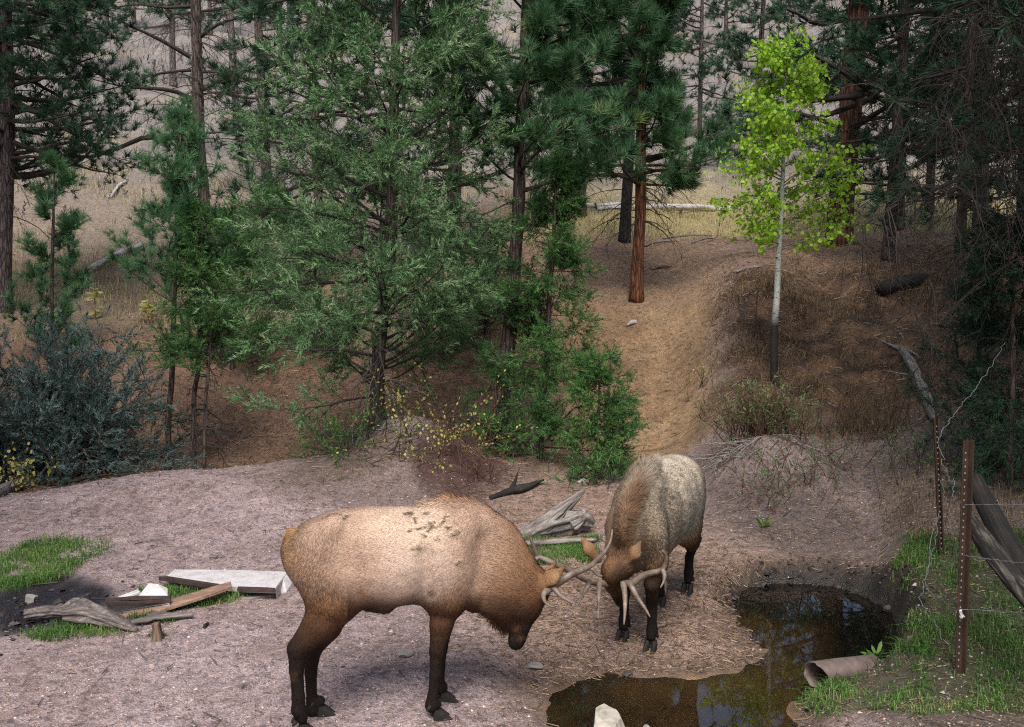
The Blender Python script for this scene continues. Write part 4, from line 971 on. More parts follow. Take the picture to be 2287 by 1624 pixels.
conifer('thin_fir', 'thinnest of the firs behind the berm, sparse green twigs on a whip-like trunk', P, r, B_PINE, N_FIR, 1.2, P[-1][2], 30, lambda t: .55 * (1 - t) ** .7 + .1, 17, 'fir', elev=.2, up=.2, per2=5, per3=3, fsc=.75, r_br=.009, L2=.3, dead=8, dead_z=(.2, 1.2), dead_L=.4, sides=7)
P, r = trunk3([(118, 760, 9), (116, 640, 8), (118, 550, 8), (120, 450, 5), (122, 370, 2)], 19)
conifer('young_pine', 'small young pine standing above the blue juniper shrub', P, r, B_PINE, N_YOUNG, .9, P[-1][2], 30, lambda t: .8 * (1 - t) ** .7 + .12, 18, elev=.35, up=.5, per2=5, per3=2, fsc=1.0, L2=.3, r_br=.014, sides=7)
# round yellow-green young fir and green mass behind the juniper, left
for k, (x, yb, yt, d, wd, lab) in enumerate([(590, 640, 430, 22, 1.0, 'rounded yellow-green young fir on the slope beside the tall juniper'), (515, 700, 480, 19, .95, 'young fir with drooping boughs between the young pine and the tall juniper'), (700, 760, 470, 19.5, 1.1, 'dark green young fir half hidden behind the tall juniper'), (985, 820, 470, 19, 1.15, 'young fir between the juniper trunk and the grey pine'), (1085, 790, 520, 20, .9, 'fir sapling close behind the grey pine trunk')]):
    P, r = trunk3([(x, yb, 9), (x + 3, (yb + yt) / 2, 7), (x + 4, yt, 2)], d)
    conifer('young_fir', lab, P, r, B_PINE, N_FIR if k in (0, 1) else N_JUN, P[0][2] + .2, P[-1][2], 46, lambda t, wd=wd: wd * (1 - t) ** .75 + .12, 40 + k, 'fir', elev=.15, up=.2, per2=6, per3=3, fsc=1.05, r_br=.011, L2=.42, t2=.12, sides=6, group='young firs on the slope')

# -- tall pine with bare curving limbs, left
P, r = trunk3([(463, 600, 27), (455, 434, 25), (446, 334, 25), (442, 234, 26), (440, 133, 24), (437, 0, 23)], 25.5, 13)
man = [(px([r1(1275, 380), r1(1080, 270), r1(900, 185), r1(760, 120), r1(570, 60)], [25.5, 24.5]), .05), (px([r1(1275, 655), r1(1150, 605), r1(980, 590), r1(830, 580), r1(560, 515)], [25.5, 24.3]), .05),
       (px([r1(1300, 930), r1(1050, 908), r1(950, 925), r1(820, 980), r1(640, 1045), r1(400, 1050), r1(0, 1100)], [25.5, 23.8]), .05), (px([r1(1345, 245), r1(1430, 180), r1(1560, 130), r1(1850, 60)], [25.5, 24.8]), .05), (px([r1(1355, 480), r1(1480, 485), r1(1580, 530), r1(1680, 570)], [25.5, 25]), .04),
       (px([r1(1275, 470), r1(1150, 480), r1(1030, 500), r1(900, 550)], [25.5, 24.8]), .04), (px([r1(1280, 40), r1(1100, 50), r1(900, 30), r1(700, 70)], [25.5, 24.8]), .04), (px([r1(1360, 600), r1(1450, 560), r1(1530, 545)], [25.5, 25.2]), .03), (px([r1(1380, 890), r1(1470, 885), r1(1560, 870)], [25.5, 25.2]), .03)]
conifer('pine_tree', 'tall open pine with long curving bare limbs and hanging dead twigs', P, r, B_PINE, N_PINE, 8.0, 12.6, 26, lambda t: 2.2 * (1 - .6 * t), 19, elev=.2, up=.4, per2=8, per3=1, fsc=1.15, manual=man, dead=90, dead_z=(3.0, 9), dead_L=1.9, r_br=.04, L2=.5, t2=.45)
# -- dark pine at the left edge, only its boughs and lower trunk in view
P, r = trunk3([(12, 800, 44), (8, 600, 36), (14, 380, 34), (16, 200, 32), (10, 0, 30)], 21.5, 14)
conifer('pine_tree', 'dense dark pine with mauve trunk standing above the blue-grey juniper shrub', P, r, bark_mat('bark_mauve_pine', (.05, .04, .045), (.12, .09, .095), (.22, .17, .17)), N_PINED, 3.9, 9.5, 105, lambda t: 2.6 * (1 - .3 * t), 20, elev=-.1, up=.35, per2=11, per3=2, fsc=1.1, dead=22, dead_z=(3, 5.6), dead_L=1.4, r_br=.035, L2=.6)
# -- far trunks on the hillside
for k, (pts, d, lab) in enumerate([([(548, 446, 20), (535, 300, 18), (524, 200, 16), (515, 50, 15)], 40, 'pale grey pine trunk on the hillside beside the tall open pine'), ([(386, 158, 15), (385, 100, 13), (384, 20, 12)], 62, 'distant pine trunk with rusty shrub at its foot on the dry hill'), ([(163, 112, 13), (165, 60, 12), (167, 0, 11)], 66, 'distant dark pine behind the boughs of the dense dark pine')]):
    P, r = trunk3(pts, d, at(pts[0][0], -140, d)[2])
    conifer('hillside_pine', lab, P, r, B_FAR, N_PINED, at(500, 60 if k else 30, d)[2], P[-1][2], 26, lambda t: 2.6 * (1 - .6 * t), 60 + k, tpls=TUFTS, per2=6, per3=1, fsc=2.0, elev=0, up=.3, dead=16, dead_z=(at(500, 330 if k == 0 else 120, d)[2], at(500, 40, d)[2]), dead_L=1.6, r_br=.05, L2=.7, sides=9)
# white dead aspen trunk
P, r = trunk3([(649, 475, 17), (644, 380, 15), (640, 280, 14), (638, 160, 13), (636, 20, 11)], 30, 11)
root = tree_root('dead_aspen', 'white bare aspen trunk glimpsed through the juniper boughs', 'tree', P); lo = np.array(root.location)
BW = bark_mat('bark_white_aspen', (.10, .095, .09), (.62, .63, .62), (.80, .80, .78), .7, .005, 1.6); fix(add_trunk(root, P, r, BW, 10, .06, .02, .1), root)
rng = np.random.default_rng(5); br = MB(); S = at_height(P, rng.uniform(4, 10.5, 16)); a = rng.uniform(0, 6.28, 16); q = grow(S, np.stack([np.cos(a), np.sin(a), .5 + 0 * a], 1), rng.uniform(.4, 1.3, 16), 5, .4, .15, rng); twigs_into(br, q - lo, .02, .004, 4); fix(br.build('branches', TWIGG, None, True, kind='stuff'), root)

# -- red-barked ponderosa and its dark neighbour
P, r = trunk3([(1421, 668, 33), (1423, 610, 28), (1425, 560, 27), (1430, 480, 25), (1431, 357, 23), (1433, 134, 22), (1436, 0, 21)], 21.0, 12.2)
man = [(px([r2(1990, 640), r2(1860, 600), r2(1760, 650), r2(1640, 760), r2(1450, 900)][::1], [21, 20.3]), .04), (px([r2(1900, 1100), r2(1760, 1120), r2(1600, 1140), r2(1400, 1165)], [21, 20.5]), .03), (px([r2(2040, 1130), r2(2160, 1150), r2(2284, 1165)], [21, 20.4]), .03),
       (px([r2(1980, 330), r2(1900, 300), r2(1800, 320), r2(1680, 260)], [21, 20.2]), .03), (px([r2(2040, 1235), r2(2150, 1240), r2(2330, 1250)], [21, 20.6]), .03)]
conifer('ponderosa_pine', 'ponderosa pine with orange-red bark at the top of the sandy path', P, r, B_RED, N_PINE, 3.7, 10.0, 84, lambda t: 2.2 * (1 - .5 * t), 21, elev=.0, up=.4, per2=9, per3=3, fsc=1.35, manual=man, dead=26, dead_z=(2.9, 5.2), dead_L=1.1, r_br=.03, L2=.5, flare=.15, cut=(0, .3, 4.3, .35))
P, r = trunk3([(1394, 556, 27), (1398, 470, 25), (1403, 383, 24), (1410, 200, 22), (1414, 0, 20)], 25.0, 12)
conifer('pine_tree', 'dark charcoal pine trunk just behind the red-barked ponderosa', P, r, bark_mat('bark_charcoal', (.014, .013, .013), (.035, .032, .031), (.075, .068, .064)), N_PINE, 5.0, 11.6, 34, lambda t: 2.0 * (1 - .5 * t), 22, elev=0, up=.4, per2=7, per3=2, fsc=1.2, dead=30, dead_z=(3.2, 6), dead_L=1.3, r_br=.03, L2=.5, flare=.15, cut=(0, .1, 4.6, .35))
# -- big old ponderosa behind the aspen
P, r = trunk3([(1872, 540, 62), (1880, 430, 56), (1886, 384, 54), (1895, 300, 50), (1905, 160, 50), (1916, 33, 48), (1920, 0, 47)], 23.5, 15)
man = [(px([r3(1250, 620), r3(1120, 650), r3(900, 670), r3(700, 690), r3(450, 690), r3(270, 650)], [23, 20.5]), .07), (px([r3(1600, 770), r3(1400, 700), r3(1250, 610), r3(1050, 470), r3(890, 380), r3(760, 290), r3(700, 180)], [22, 20]), .08), (px([r3(1150, 700), r3(1000, 760), r3(860, 800), r3(640, 830)], [23, 21]), .05), (px([r3(1100, 120), r3(900, 160), r3(700, 60), r3(560, 130)], [23, 21]), .05)]
conifer('ponderosa_pine', 'big old ponderosa with broad orange-brown trunk behind the yellow-green aspen', P, r, B_BIG, N_PINED, 4.6, 14.2, 62, lambda t: 2.9 * (1 - .5 * t), 23, elev=-.05, up=.35, per2=9, per3=2, fsc=1.2, manual=man, dead=24, dead_z=(3.6, 6), dead_L=1.6, r_br=.045, L2=.6, flare=.12, sides=22, cut=(math.pi, .2, 5.0, .45))
# -- dark stand of pines behind on the right: two built, the others copied
def copy_tree(src, label, loc, rz, sc_, group=None):
    r_ = src.copy(); COL.objects.link(r_); r_.location = loc; r_.rotation_euler = (0, 0, rz); r_.scale = (sc_,) * 3; r_['label'] = label
    if group: r_['group'] = group
    for ch in list(src.children):
        c_ = ch.copy(); COL.objects.link(c_); c_.parent = r_
    return r_
STAND = [(2010, 520, 22, 27, 'slim dark pine next to the big old ponderosa'), (2190, 520, 34, 26, 'stout shaded pine in the dark stand behind the fir'), (2075, 500, 18, 30, 'slim shaded pine trunk in the dark stand behind the big ponderosa'), (1680, 470, 20, 38, 'pine on the meadow edge behind the aspen crown'), (1560, 420, 18, 46, 'pine on the hill foot between ponderosa and aspen'), (2290, 560, 40, 22, 'dark pine directly behind the dark bushy fir'), (2140, 600, 20, 19, 'bare-limbed dark pine just above the leaning dead log'), (1985, 545, 18, 21, 'thin dark pine beside the trunk of the big old ponderosa')]
protos = []
for k, (x, yb, w_, d, lab) in enumerate(STAND[:2]):
    P, r = trunk3([(x, yb, w_), (x + 2, yb - 250, w_ * .9), (x + 4, yb - 480, w_ * .8)], d, 13.5)
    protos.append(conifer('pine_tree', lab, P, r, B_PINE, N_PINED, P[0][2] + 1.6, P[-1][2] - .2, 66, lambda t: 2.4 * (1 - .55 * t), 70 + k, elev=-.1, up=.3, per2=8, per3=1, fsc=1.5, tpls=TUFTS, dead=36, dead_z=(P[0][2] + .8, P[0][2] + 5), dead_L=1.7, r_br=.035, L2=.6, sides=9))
for k, (x, yb, w_, d, lab) in enumerate(STAND[2:]):
    p = at(x, yb, d); copy_tree(protos[k % 2], lab, (p[0], p[1], Hp(p[0], p[1])), 1.1 + 1.7 * k, [1.0, .75, .85, 1.0, .82, .7][k])
for k, (x, yb, d, sc_, lab) in enumerate([(720, 640, 24, .95, 'dark pine rising behind the tall juniper'), (1010, 590, 26, 1.0, 'pine between the juniper top and the grey pine'), (1300, 540, 30, .95, 'pine behind the fir sapling at the meadow edge'), (600, 520, 34, .9, 'hillside pine beside the white bare aspen trunk')]):
    p = at(x, yb, d); copy_tree(protos[k % 2], lab, (p[0], p[1], Hp(p[0], p[1])), .7 + 2.1 * k, sc_)
# tall pines added out of view to shade both sides of the clearing
SH = [(6.9, 7.4, 'unseen tall pine added to shade the grass bank by the fence posts'), (8.3, 12.6, 'unseen tall pine added to shade the dark bushy fir'), (9.6, 17.5, 'unseen tall pine added to shade the brown needle bank'), (-7.4, 6.4, 'unseen tall pine added to shade the grass patch and mud'), (-9.2, 11.2, 'unseen tall pine added to shade the blue-grey juniper shrubs'), (5.6, 3.0, 'unseen tall pine added for shade near the pool, opposite the fence posts')]
for k, (x, y, lab) in enumerate(SH):
    g = Hp(x, y)
    if k == 0:
        P = np.array([[x, y, g - .1], [x, y, g + 5], [x + .1, y, g + 11], [x, y, g + 16.5]]); r = np.array([.28, .24, .15, .03])
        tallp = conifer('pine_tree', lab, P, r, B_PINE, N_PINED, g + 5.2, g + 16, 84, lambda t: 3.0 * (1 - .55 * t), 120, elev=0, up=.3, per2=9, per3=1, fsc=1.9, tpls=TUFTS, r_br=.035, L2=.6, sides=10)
    else: copy_tree(tallp, lab, (x, y, g), 1.3 * k, 1.0)
# -- far pines along the upper hillside
FARP = [(60, 70, 88, 8), (130, 85, 84, 9), (240, 62, 95, 8), (300, 72, 90, 9), (470, 80, 85, 9), (590, 60, 95, 8), (690, 90, 80, 9), (780, 50, 96, 9), (1010, 75, 86, 8), (1230, 120, 72, 9), (1330, 70, 88, 9), (1500, 60, 92, 8), (1620, 110, 76, 9), (1740, 40, 98, 9)]
fprot = []
for k, (x, y, d, hgt) in enumerate(FARP):
    p = on_ground(x, y, 30, 140)
    if k < 2:
        P = np.array([p - [0, 0, .1], p + [0, 0, hgt * .5], p + [0.1, 0, hgt]]); r = np.array([.16, .1, .02])
        fprot.append(conifer('hilltop_pine', 'small far-off dark pine high on the dry hillside', P, r, B_FAR, N_PINED, p[2] + 1.0, p[2] + hgt, 26, lambda t: 1.9 * (1 - t) ** .7 + .2, 100 + k, tpls=TUFTS, per2=5, per3=1, fsc=3.2, elev=0, up=.3, r_br=.04, L2=.8, sides=6, group='far pines high on the hillside'))
    else: copy_tree(fprot[k % 2], 'small far-off dark pine high on the dry hillside', tuple(p), 1.3 * k, hgt / 8.5, 'far pines high on the hillside')

# -- yellow-green aspen
P, r = trunk3([(1736, 896, 19), (1730, 842, 17), (1728, 774, 19), (1731, 716, 16), (1735, 665, 14), (1738, 588, 13), (1742, 531, 11), (1748, 400, 9), (1752, 260, 6), (1758, 90, 2)], 16.2)
root = tree_root('aspen_tree', 'slender aspen with bright yellow-green leaves, white upper trunk and dark lower trunk', 'tree', P); lo = np.array(root.location)
fix(add_trunk(root, P, r, B_ASP, 14, .08, .02, .1), root)
rng = np.random.default_rng(31); br, fo = MB(), MB(); n = 62
zt = np.linspace(at(1740, 560, 16.2)[2], P[-1][2] - .05, n); S = at_height(P, zt); a = rng.uniform(0, 6.28, n); el = rng.uniform(.15, .8, n)
t_ = np.linspace(0, 1, n); L = (1.12 * (1 - t_) ** .6 * np.interp(t_, [0, .15, 1], [.85, 1, 1]) + .12) * rng.uniform(.7, 1.15, n)
Pl = grow(S, np.stack([np.cos(a) * np.cos(el), np.sin(a) * np.cos(el), np.sin(el)], 1), L, 6, -.35, .13, rng); twigs_into(br, Pl - lo, .009, .003, 4)
s2, _ = side_shoots(Pl, 7, .15, 1, .3, rng, .9, 0, 3, -.4); twigs_into(br, s2 - lo, .004, .0015, 3); fix(br.build('branches', TWIGG, None, True, kind='stuff'), root)
an = np.linspace(0, 2 * np.pi, 7)[:-1]; lv = np.stack([.5 * np.sin(an) * (1 - .12 * np.cos(an)), .06 * np.cos(2 * an), .5 - .52 * np.cos(an)], 1); lf = np.array([[0, 1, 2], [0, 2, 3], [0, 3, 4], [0, 4, 5]])
t = rng.random((len(s2), 15)) * .95 + .05; p, tg = along(s2, t); p = p.reshape(-1, 3) + rng.normal(0, .035, (t.size, 3)); d = nrm(rng.normal(0, .7, p.shape) + np.array([0, 0, -.8])); k = len(p)
rn = np.clip(rng.beta(2, 2.4, k) * .92 + .06 * vnoise(p, 3) + .12 * sstep(.75, .2, (p[:, 2] - P[0][2]) / 5) * rng.random(k), 0, 1)
scatter(fo, lv, lf, p - lo, frames(d, rng.uniform(0, 6.28, k)), rng.uniform(.036, .062, k), rn); fix(fo.build('foliage', L_ASP, kind='stuff'), root)

# -- dark near pine whose trunk stands outside the frame on the right; its bare limbs sweep in
bx = at(2560, 700, 11.6); g = Hp(bx[0], 11.6); P = np.array([[bx[0], 11.6, g - .1], [bx[0] - .05, 11.6, g + 3], [bx[0] - .1, 11.5, g + 6], [bx[0], 11.5, g + 10], [bx[0], 11.5, g + 13]]); r = np.array([.26, .22, .19, .12, .03])
man = [(px([(2545, 640), r3(2284, 1060), r3(2000, 920), r3(1800, 850), r3(1650, 770), r3(1450, 725)], [11.5, 11]), .06), (px([(2545, 700), r3(2284, 1450), r3(2100, 1330), r3(1900, 1290), r3(1600, 1310), r3(1400, 1380), r3(1250, 1480), r3(1090, 1610)], [11.5, 11, 10.6]), .06),
       (px([(2540, 300), r3(2284, 320), r3(2120, 200), r3(2000, 60), r3(1950, -60)], [11.4, 10.8]), .06), (px([(2540, 380), r3(2284, 400), r3(2150, 370), r3(2030, 400), r3(1800, 560), r3(1680, 720)], [11.5, 11.2]), .05), (px([(2540, 560), r3(2284, 700), r3(2100, 660), r3(1900, 700)], [11.4, 10.9]), .05),
       (px([(2545, 760), r3(2300, 1260), r3(2150, 1160), r3(1950, 1200), r3(1700, 1260)], [11.5, 11]), .04), (px([(2545, 800), (2290, 600), (2240, 565), (2150, 570), (2060, 640), (2010, 720)], [11.5, 11.2]), .04), (px([(2540, 200), r3(2284, 120), r3(2050, 100), r3(1800, 130)], [11.5, 10.8]), .05)]
conifer('pine_tree', 'dark shaded pine with leafless sweeping limbs and hanging twigs over the bank', P, r, bark_mat('bark_dark_near', (.02, .016, .014), (.05, .04, .036), (.10, .085, .078)), N_PINED, g + 4.3, g + 11.0, 90, lambda t: 3.6 * (1 - .5 * t), 24, elev=-.15, up=.3, per2=12, per3=2, fsc=1.1, bare=True, dead=40, dead_z=(g + 1.5, g + 7), dead_L=2.8, r_br=.04, L2=.65)
# bare hanging twigs on those limbs
rng = np.random.default_rng(77); mbx = MB(); root = [o for o in COL.objects if o.get('label', '').startswith('dark shaded pine with leafless')][0]; lo = np.array(root.location)
for pts, _ in man:
    q = resample(pts, 14)[None]; s2, _t = side_shoots(q, 40, .12, 1, .8, rng, 1.1, -.25, 5, -1.0, .2); twigs_into(mbx, s2 - lo, .007, .002, 3); s3, _t = side_shoots(s2, 5, .2, 1, .28, rng, .7, -.1, 3, -.5, .2); twigs_into(mbx, s3 - lo, .0035, .0015, 3)
fix(mbx.build('hanging_twigs', TWIG, None, True, kind='stuff'), root)
# dark fir under it
P, r = trunk3([(2262, 905, 16), (2262, 760, 13), (2258, 600, 8), (2255, 480, 3)], 11.6)
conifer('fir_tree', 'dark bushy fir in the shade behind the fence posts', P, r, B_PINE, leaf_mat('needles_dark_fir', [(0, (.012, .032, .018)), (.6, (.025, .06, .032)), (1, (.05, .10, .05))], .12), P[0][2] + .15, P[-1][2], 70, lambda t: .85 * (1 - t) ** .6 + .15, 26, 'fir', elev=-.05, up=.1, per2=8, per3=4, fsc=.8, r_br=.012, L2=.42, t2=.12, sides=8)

# ------------------------------------------------------------------ shrubs
def bush(name, label, cat, base, n, L, el, spread, seed, twig, leaf=None, tpls=None, per2=6, L2=.3, perleaf=3, fsc=1.0, up=.2, r0=.008, t0=.25, droop2=0.0, group=None, az=None, upb=.1, wander=.12):
    rng = np.random.default_rng(seed); base = np.asarray(base, float); root = thing(name, label, cat, tuple(float(c) for c in base), group); br, fo = MB(), MB()
    a = rng.uniform(0, 6.28, n) if az is None else rng.uniform(*az, n); e = rng.uniform(*el, n); S = np.stack([rng.normal(0, spread, n), rng.normal(0, spread * .8, n), np.zeros(n)], 1)
    S[:, 2] = H(S[:, 0] + base[0], S[:, 1] + base[1]) - base[2] - .02
    Pl = grow(S, np.stack([np.cos(a) * np.cos(e), np.sin(a) * np.cos(e), np.sin(e)], 1), L * rng.uniform(.55, 1.1, n), 7, up, wander, rng); twigs_into(br, Pl, r0, .002, 5)
    s2, _ = side_shoots(Pl, per2, t0, 1, L2, rng, .8, .1, 3, droop2); twigs_into(br, s2, r0 * .45, .0015, 3); b = br.build('branches', twig, None, True); b.parent = root; b['kind'] = 'stuff'
    if leaf is not None:
        foliage_on(fo, s2, tpls, perleaf, .15, fsc, rng, upb, .55); o = fo.build('foliage', leaf); o.parent = root; o['kind'] = 'stuff'
    return root
LEAF = [(lv * np.array([.042, .05, .055]), lf)]                       # single small round leaves
LEAFN = [(lv * np.array([.014, .03, .06]), lf)]                       # narrow willow leaves
RTWIG = plain_mat('twig_red_brown', (.06, .028, .022), (.15, .075, .058), 12, .9)
STRAWT = plain_mat('stem_straw', (.16, .11, .06), (.34, .26, .15), 14, .9)
p = at(110, 1060, 15.4); p[2] = Hp(p[0], p[1])
bush('juniper_shrub', 'wide blue-grey juniper shrub behind the gravel berm', 'shrub', p, 46, 2.0, (.15, 1.35), .30, 1, TWIG, N_BLUE, SPRAY, 12, .55, 7, 1.15, .35, .018, .22, -.2, az=(-.4, 3.6))
p = at(-60, 1060, 15.0); p[2] = Hp(p[0], p[1])
bush('juniper_shrub', 'smaller blue-grey juniper shrub beside the wide one, above the grey log', 'shrub', p, 30, 1.7, (.2, 1.3), .25, 2, TWIG, N_BLUE, SPRAY, 10, .5, 6, 1.15, .3, .016, .2, -.2)
p = at(30, 1075, 13.9); p[2] = Hp(p[0], p[1])
bush('yellow_shrub', 'low shrub with small yellow leaves beside the smooth grey log', 'shrub', p, 20, .62, (.2, 1.3), .22, 3, TWIG, L_YEL, LEAF, 5, .18, 2, .8, .1, .006)
p = np.array([MOUND[0] - .22, 14.15, 0]); p[2] = Hp(p[0], p[1])
bush('yellow_shrub', 'sprawling shrub with pale yellow leaves on the mound under the juniper', 'shrub', p, 26, .85, (.15, 1.2), .28, 4, TWIG, L_YEL, LEAF, 5, .2, 3, .62, .0, .006, az=(-3.0, .3))
p = np.array([MOUND[0] + .55, 14.2, 0]); p[2] = Hp(p[0], p[1])
bush('yellow_shrub', 'small yellow-leaved shrub among dark red twigs on the mound', 'shrub', p, 18, .9, (.3, 1.35), .18, 5, RTWIG, L_YEL, LEAF, 5, .2, 3, .62, .1, .006)
bush('bare_shrub', 'tangle of dark red bare twigs on the side of the mound', 'shrub', p + [.15, -.25, -.12], 60, .55, (-.3, 1.2), .20, 6, RTWIG, None, None, 6, .2, 1, 1, -.4, .005)
bush('bare_shrub', 'dark low twigs with sparse green at the foot of the juniper mound', 'shrub', np.array([MOUND[0] - .75, 14.3, Hp(MOUND[0] - .75, 14.3)]), 40, .55, (.0, 1.0), .22, 7, TWIG, N_FIR, SPRAY, 6, .2, 1, .8, -.1, .005)
p = at(1712, 965, 13.3); p[2] = Hp(p[0], p[1])
bush('willow_bush', 'upright leggy willow bush with green leaves on the eroded hummock', 'shrub', p, 120, .78, (.6, 1.5), .20, 8, RTWIG, leaf_mat('leaves_willow', [(0, (.05, .09, .03)), (.6, (.12, .19, .06)), (1, (.25, .30, .12))], .3), LEAFN, 5, .16, 3, .9, .15, .009, .25)
bush('exposed_roots', 'bleached grey roots splayed below the willow bush', 'roots', p + [-.1, -.3, -.06], 44, .7, (-.6, .3), .17, 9, TWIGG, None, None, 4, .2, 1, 1, -.5, .012, az=(2.4, 5.6))
p = at(1745, 1075, 12.3); p[2] = Hp(p[0], p[1])
bush('bare_shrub', 'sparse bare stems sprouting from the grey bank above the pond', 'shrub', p, 44, .46, (.6, 1.5), .28, 10, RTWIG, N_FIR, LEAFN, 4, .14, 2, .8, .1, .005)
p = at(1880, 1060, 12.8); p[2] = Hp(p[0], p[1])
bush('bare_shrub', 'few crooked twigs with green leaves on the bank below the dry reeds', 'shrub', p, 12, .40, (.4, 1.4), .12, 11, RTWIG, N_FIR, LEAFN, 4, .14, 2, .8, .1, .005)
p = at(1935, 962, 14.2); p[2] = Hp(p[0], p[1])
bush('dry_reeds', 'clump of brown dry upright stems under the needle-covered bank', 'reeds', p, 170, .55, (1.0, 1.55), .26, 12, plain_mat('stem_dead_brown', (.05, .032, .02), (.16, .105, .06), 14, .9), None, None, 2, .12, 1, 1, .2, .006)
p = at(2170, 1010, 12.0); p[2] = Hp(p[0], p[1])
bush('weedy_shrub', 'low weedy green shrub in the shade behind the fence posts', 'shrub', p, 40, .55, (.4, 1.4), .5, 13, TWIG, N_FIR, LEAFN, 5, .2, 3, .9, .1, .005)
p = at(1360, 1070, 13.9); p[2] = Hp(p[0], p[1])
bush('weedy_shrub', 'low green undergrowth at the foot of the small bushy fir', 'shrub', p, 40, .4, (.3, 1.3), .35, 14, TWIG, N_FIR, LEAFN, 5, .15, 4, .9, .1, .004)
p = on_ground(1560, 868); bush('yellow_shrub', 'tiny yellow-leaved shrub on the brown needle slope', 'shrub', p, 9, .35, (.3, 1.3), .1, 15, TWIG, L_YEL, LEAF, 3, .12, 2, .7, .1, .004)
p = on_ground(1190, 740, 15); bush('yellow_shrub', 'shrub with sparse yellow leaves behind the grey pine trunk', 'shrub', p, 12, .8, (.5, 1.4), .15, 16, TWIG, L_YEL, LEAF, 4, .2, 2, .9, .1, .005)
MUL = leaf_mat('leaves_mullein', [(0, (.30, .33, .10)), (.6, (.52, .50, .19)), (1, (.62, .58, .33))], .35)
for k, (x, yb, yt, lab) in enumerate([(331, 725, 665, 'fading yellow mullein stalk beside the young pine'), (212, 715, 645, 'yellow mullein stalk next to the small young pine'), (154, 775, 712, 'short pale dry stalk above the blue shrub'), (520, 710, 660, 'yellowing mullein stalk next to the tall juniper')]):
    p = on_ground(x, yb, 15); hgt = (yb - yt) / ppm(p[1]); root = thing('mullein_stalk', lab, 'plant', tuple(map(float, p)))
    b = MB(); rng = np.random.default_rng(k); q = grow(np.zeros((1, 3)), np.array([[0.03, 0, 1.0]]), hgt, 6, .2, .04, rng); twigs_into(b, q, .014, .006, 5); o = b.build('stem', STRAWT, None, True); o.parent = root
    f = MB(); n = 34; t = rng.random((1, n)) ** .8; pp, tg = along(q, t); a = rng.uniform(0, 6.28, n); e = rng.uniform(-.3, .7, n)
    scatter(f, lv * np.array([.06, .05, .17]), lf, pp.reshape(-1, 3), frames(np.stack([np.cos(a) * np.cos(e), np.sin(a) * np.cos(e), np.sin(e)], 1), rng.uniform(0, 6, n)), rng.uniform(.6, 1.2, n)); o = f.build('leaves', MUL); o.parent = root; o['kind'] = 'stuff'

# ------------------------------------------------------------------ dead wood
DRIFT = wood_mat('wood_driftwood', (.05, .042, .038), (.22, .195, .18), (.40, .365, .345), 0)
DRIFT2 = wood_mat('wood_weathered_brown', (.035, .028, .027), (.15, .125, .118), (.30, .26, .25), 0)
DARKW = wood_mat('wood_dark_timber', (.005, .004, .0038), (.013, .011, .0095), (.045, .037, .032), 0)
WHITEW = wood_mat('wood_bleached', (.18, .17, .17), (.45, .43, .42), (.68, .66, .64), 0)
def log(name, label, cat, pieces, mat, group=None, n=44, sides=36, amp=.3, groove=.85):
    """pieces: (world points, radii) of one piece of dead wood, in one mesh"""
    ax = nrm(np.asarray(pieces[0][0][-1]) - np.asarray(pieces[0][0][0])); mid = np.mean(pieces[0][0], 0); M = frame_from(mid, ax); Mi = np.linalg.inv(M); mb = MB()
    for k, (p, r) in enumerate(pieces):
        v, q, t = rough_tube(np.asarray(p), np.asarray(r), n, sides, amp, groove, k * 7 + len(label), 0, 8.0); v = v @ Mi[:3, :3].T + Mi[:3, 3]; mb.add(v, tris=t, quads=q)
    o = mb.build(name, mat, None, True); o.matrix_world = Matrix(M.tolist()); tag(o, label, cat, group); return o
def gp(x, y, dz=0.0, lo=5.0): p = on_ground(x, y, lo); p[2] += dz; return p
D0 = on_ground(1230, 1200)[1]
log('driftwood_stump', 'grey weathered stump with a broken splinter pointing up beside the grass', 'stump', [([at(1110, 1203, D0 - .05), at(1170, 1196, D0), at(1215, 1172, D0), at(1255, 1138, D0 + .05), at(1285, 1112, D0 + .05), at(1308, 1092, D0 + .05)], [.05, .085, .10, .075, .045, .012]),
    ([at(1165, 1200, D0), at(1215, 1180, D0), at(1262, 1168, D0 + .05), at(1300, 1162, D0 + .1), at(1322, 1170, D0 + .15)], [.05, .11, .135, .115, .06]), ([at(1275, 1175, D0), at(1298, 1160, D0 + .05), at(1306, 1138, D0 + .1)], [.09, .06, .02])], DRIFT)
log('fallen_pole', 'thin grey pole lying in the grass in front of the driftwood stump', 'log', [([gp(1130, 1226, .03), gp(1220, 1222, .04), gp(1330, 1214, .03)], [.03, .034, .028])], DRIFT, n=20, sides=10)
log('fallen_branch', 'dark crooked branch on the ground between the mound and driftwood stump', 'branch', [([gp(1095, 1118, .02), gp(1140, 1106, .04), gp(1172, 1102, .05), gp(1214, 1082, .05)], [.03, .055, .05, .015]), ([gp(1140, 1106, .04), gp(1150, 1098, .12), gp(1158, 1086, .18)], [.04, .025, .006])], DARKW, n=18, sides=10)
log('weathered_log', 'knotty grey-brown log half in the mud in front of the broken boards', 'log', [([gp(58, 1392, .06), gp(110, 1390, .07), gp(160, 1392, .08)], [.05, .055, .06]), ([gp(148, 1400, .10), gp(185, 1402, .12), gp(230, 1404, .08), gp(272, 1408, .045), gp(306, 1413, .01)], [.085, .115, .085, .06, .02]), ([gp(150, 1398, .12), gp(166, 1396, .17), gp(182, 1396, .21)], [.06, .05, .012]), ([gp(168, 1398, .12), gp(188, 1396, .18), gp(202, 1398, .20)], [.06, .04, .01])], DRIFT2)
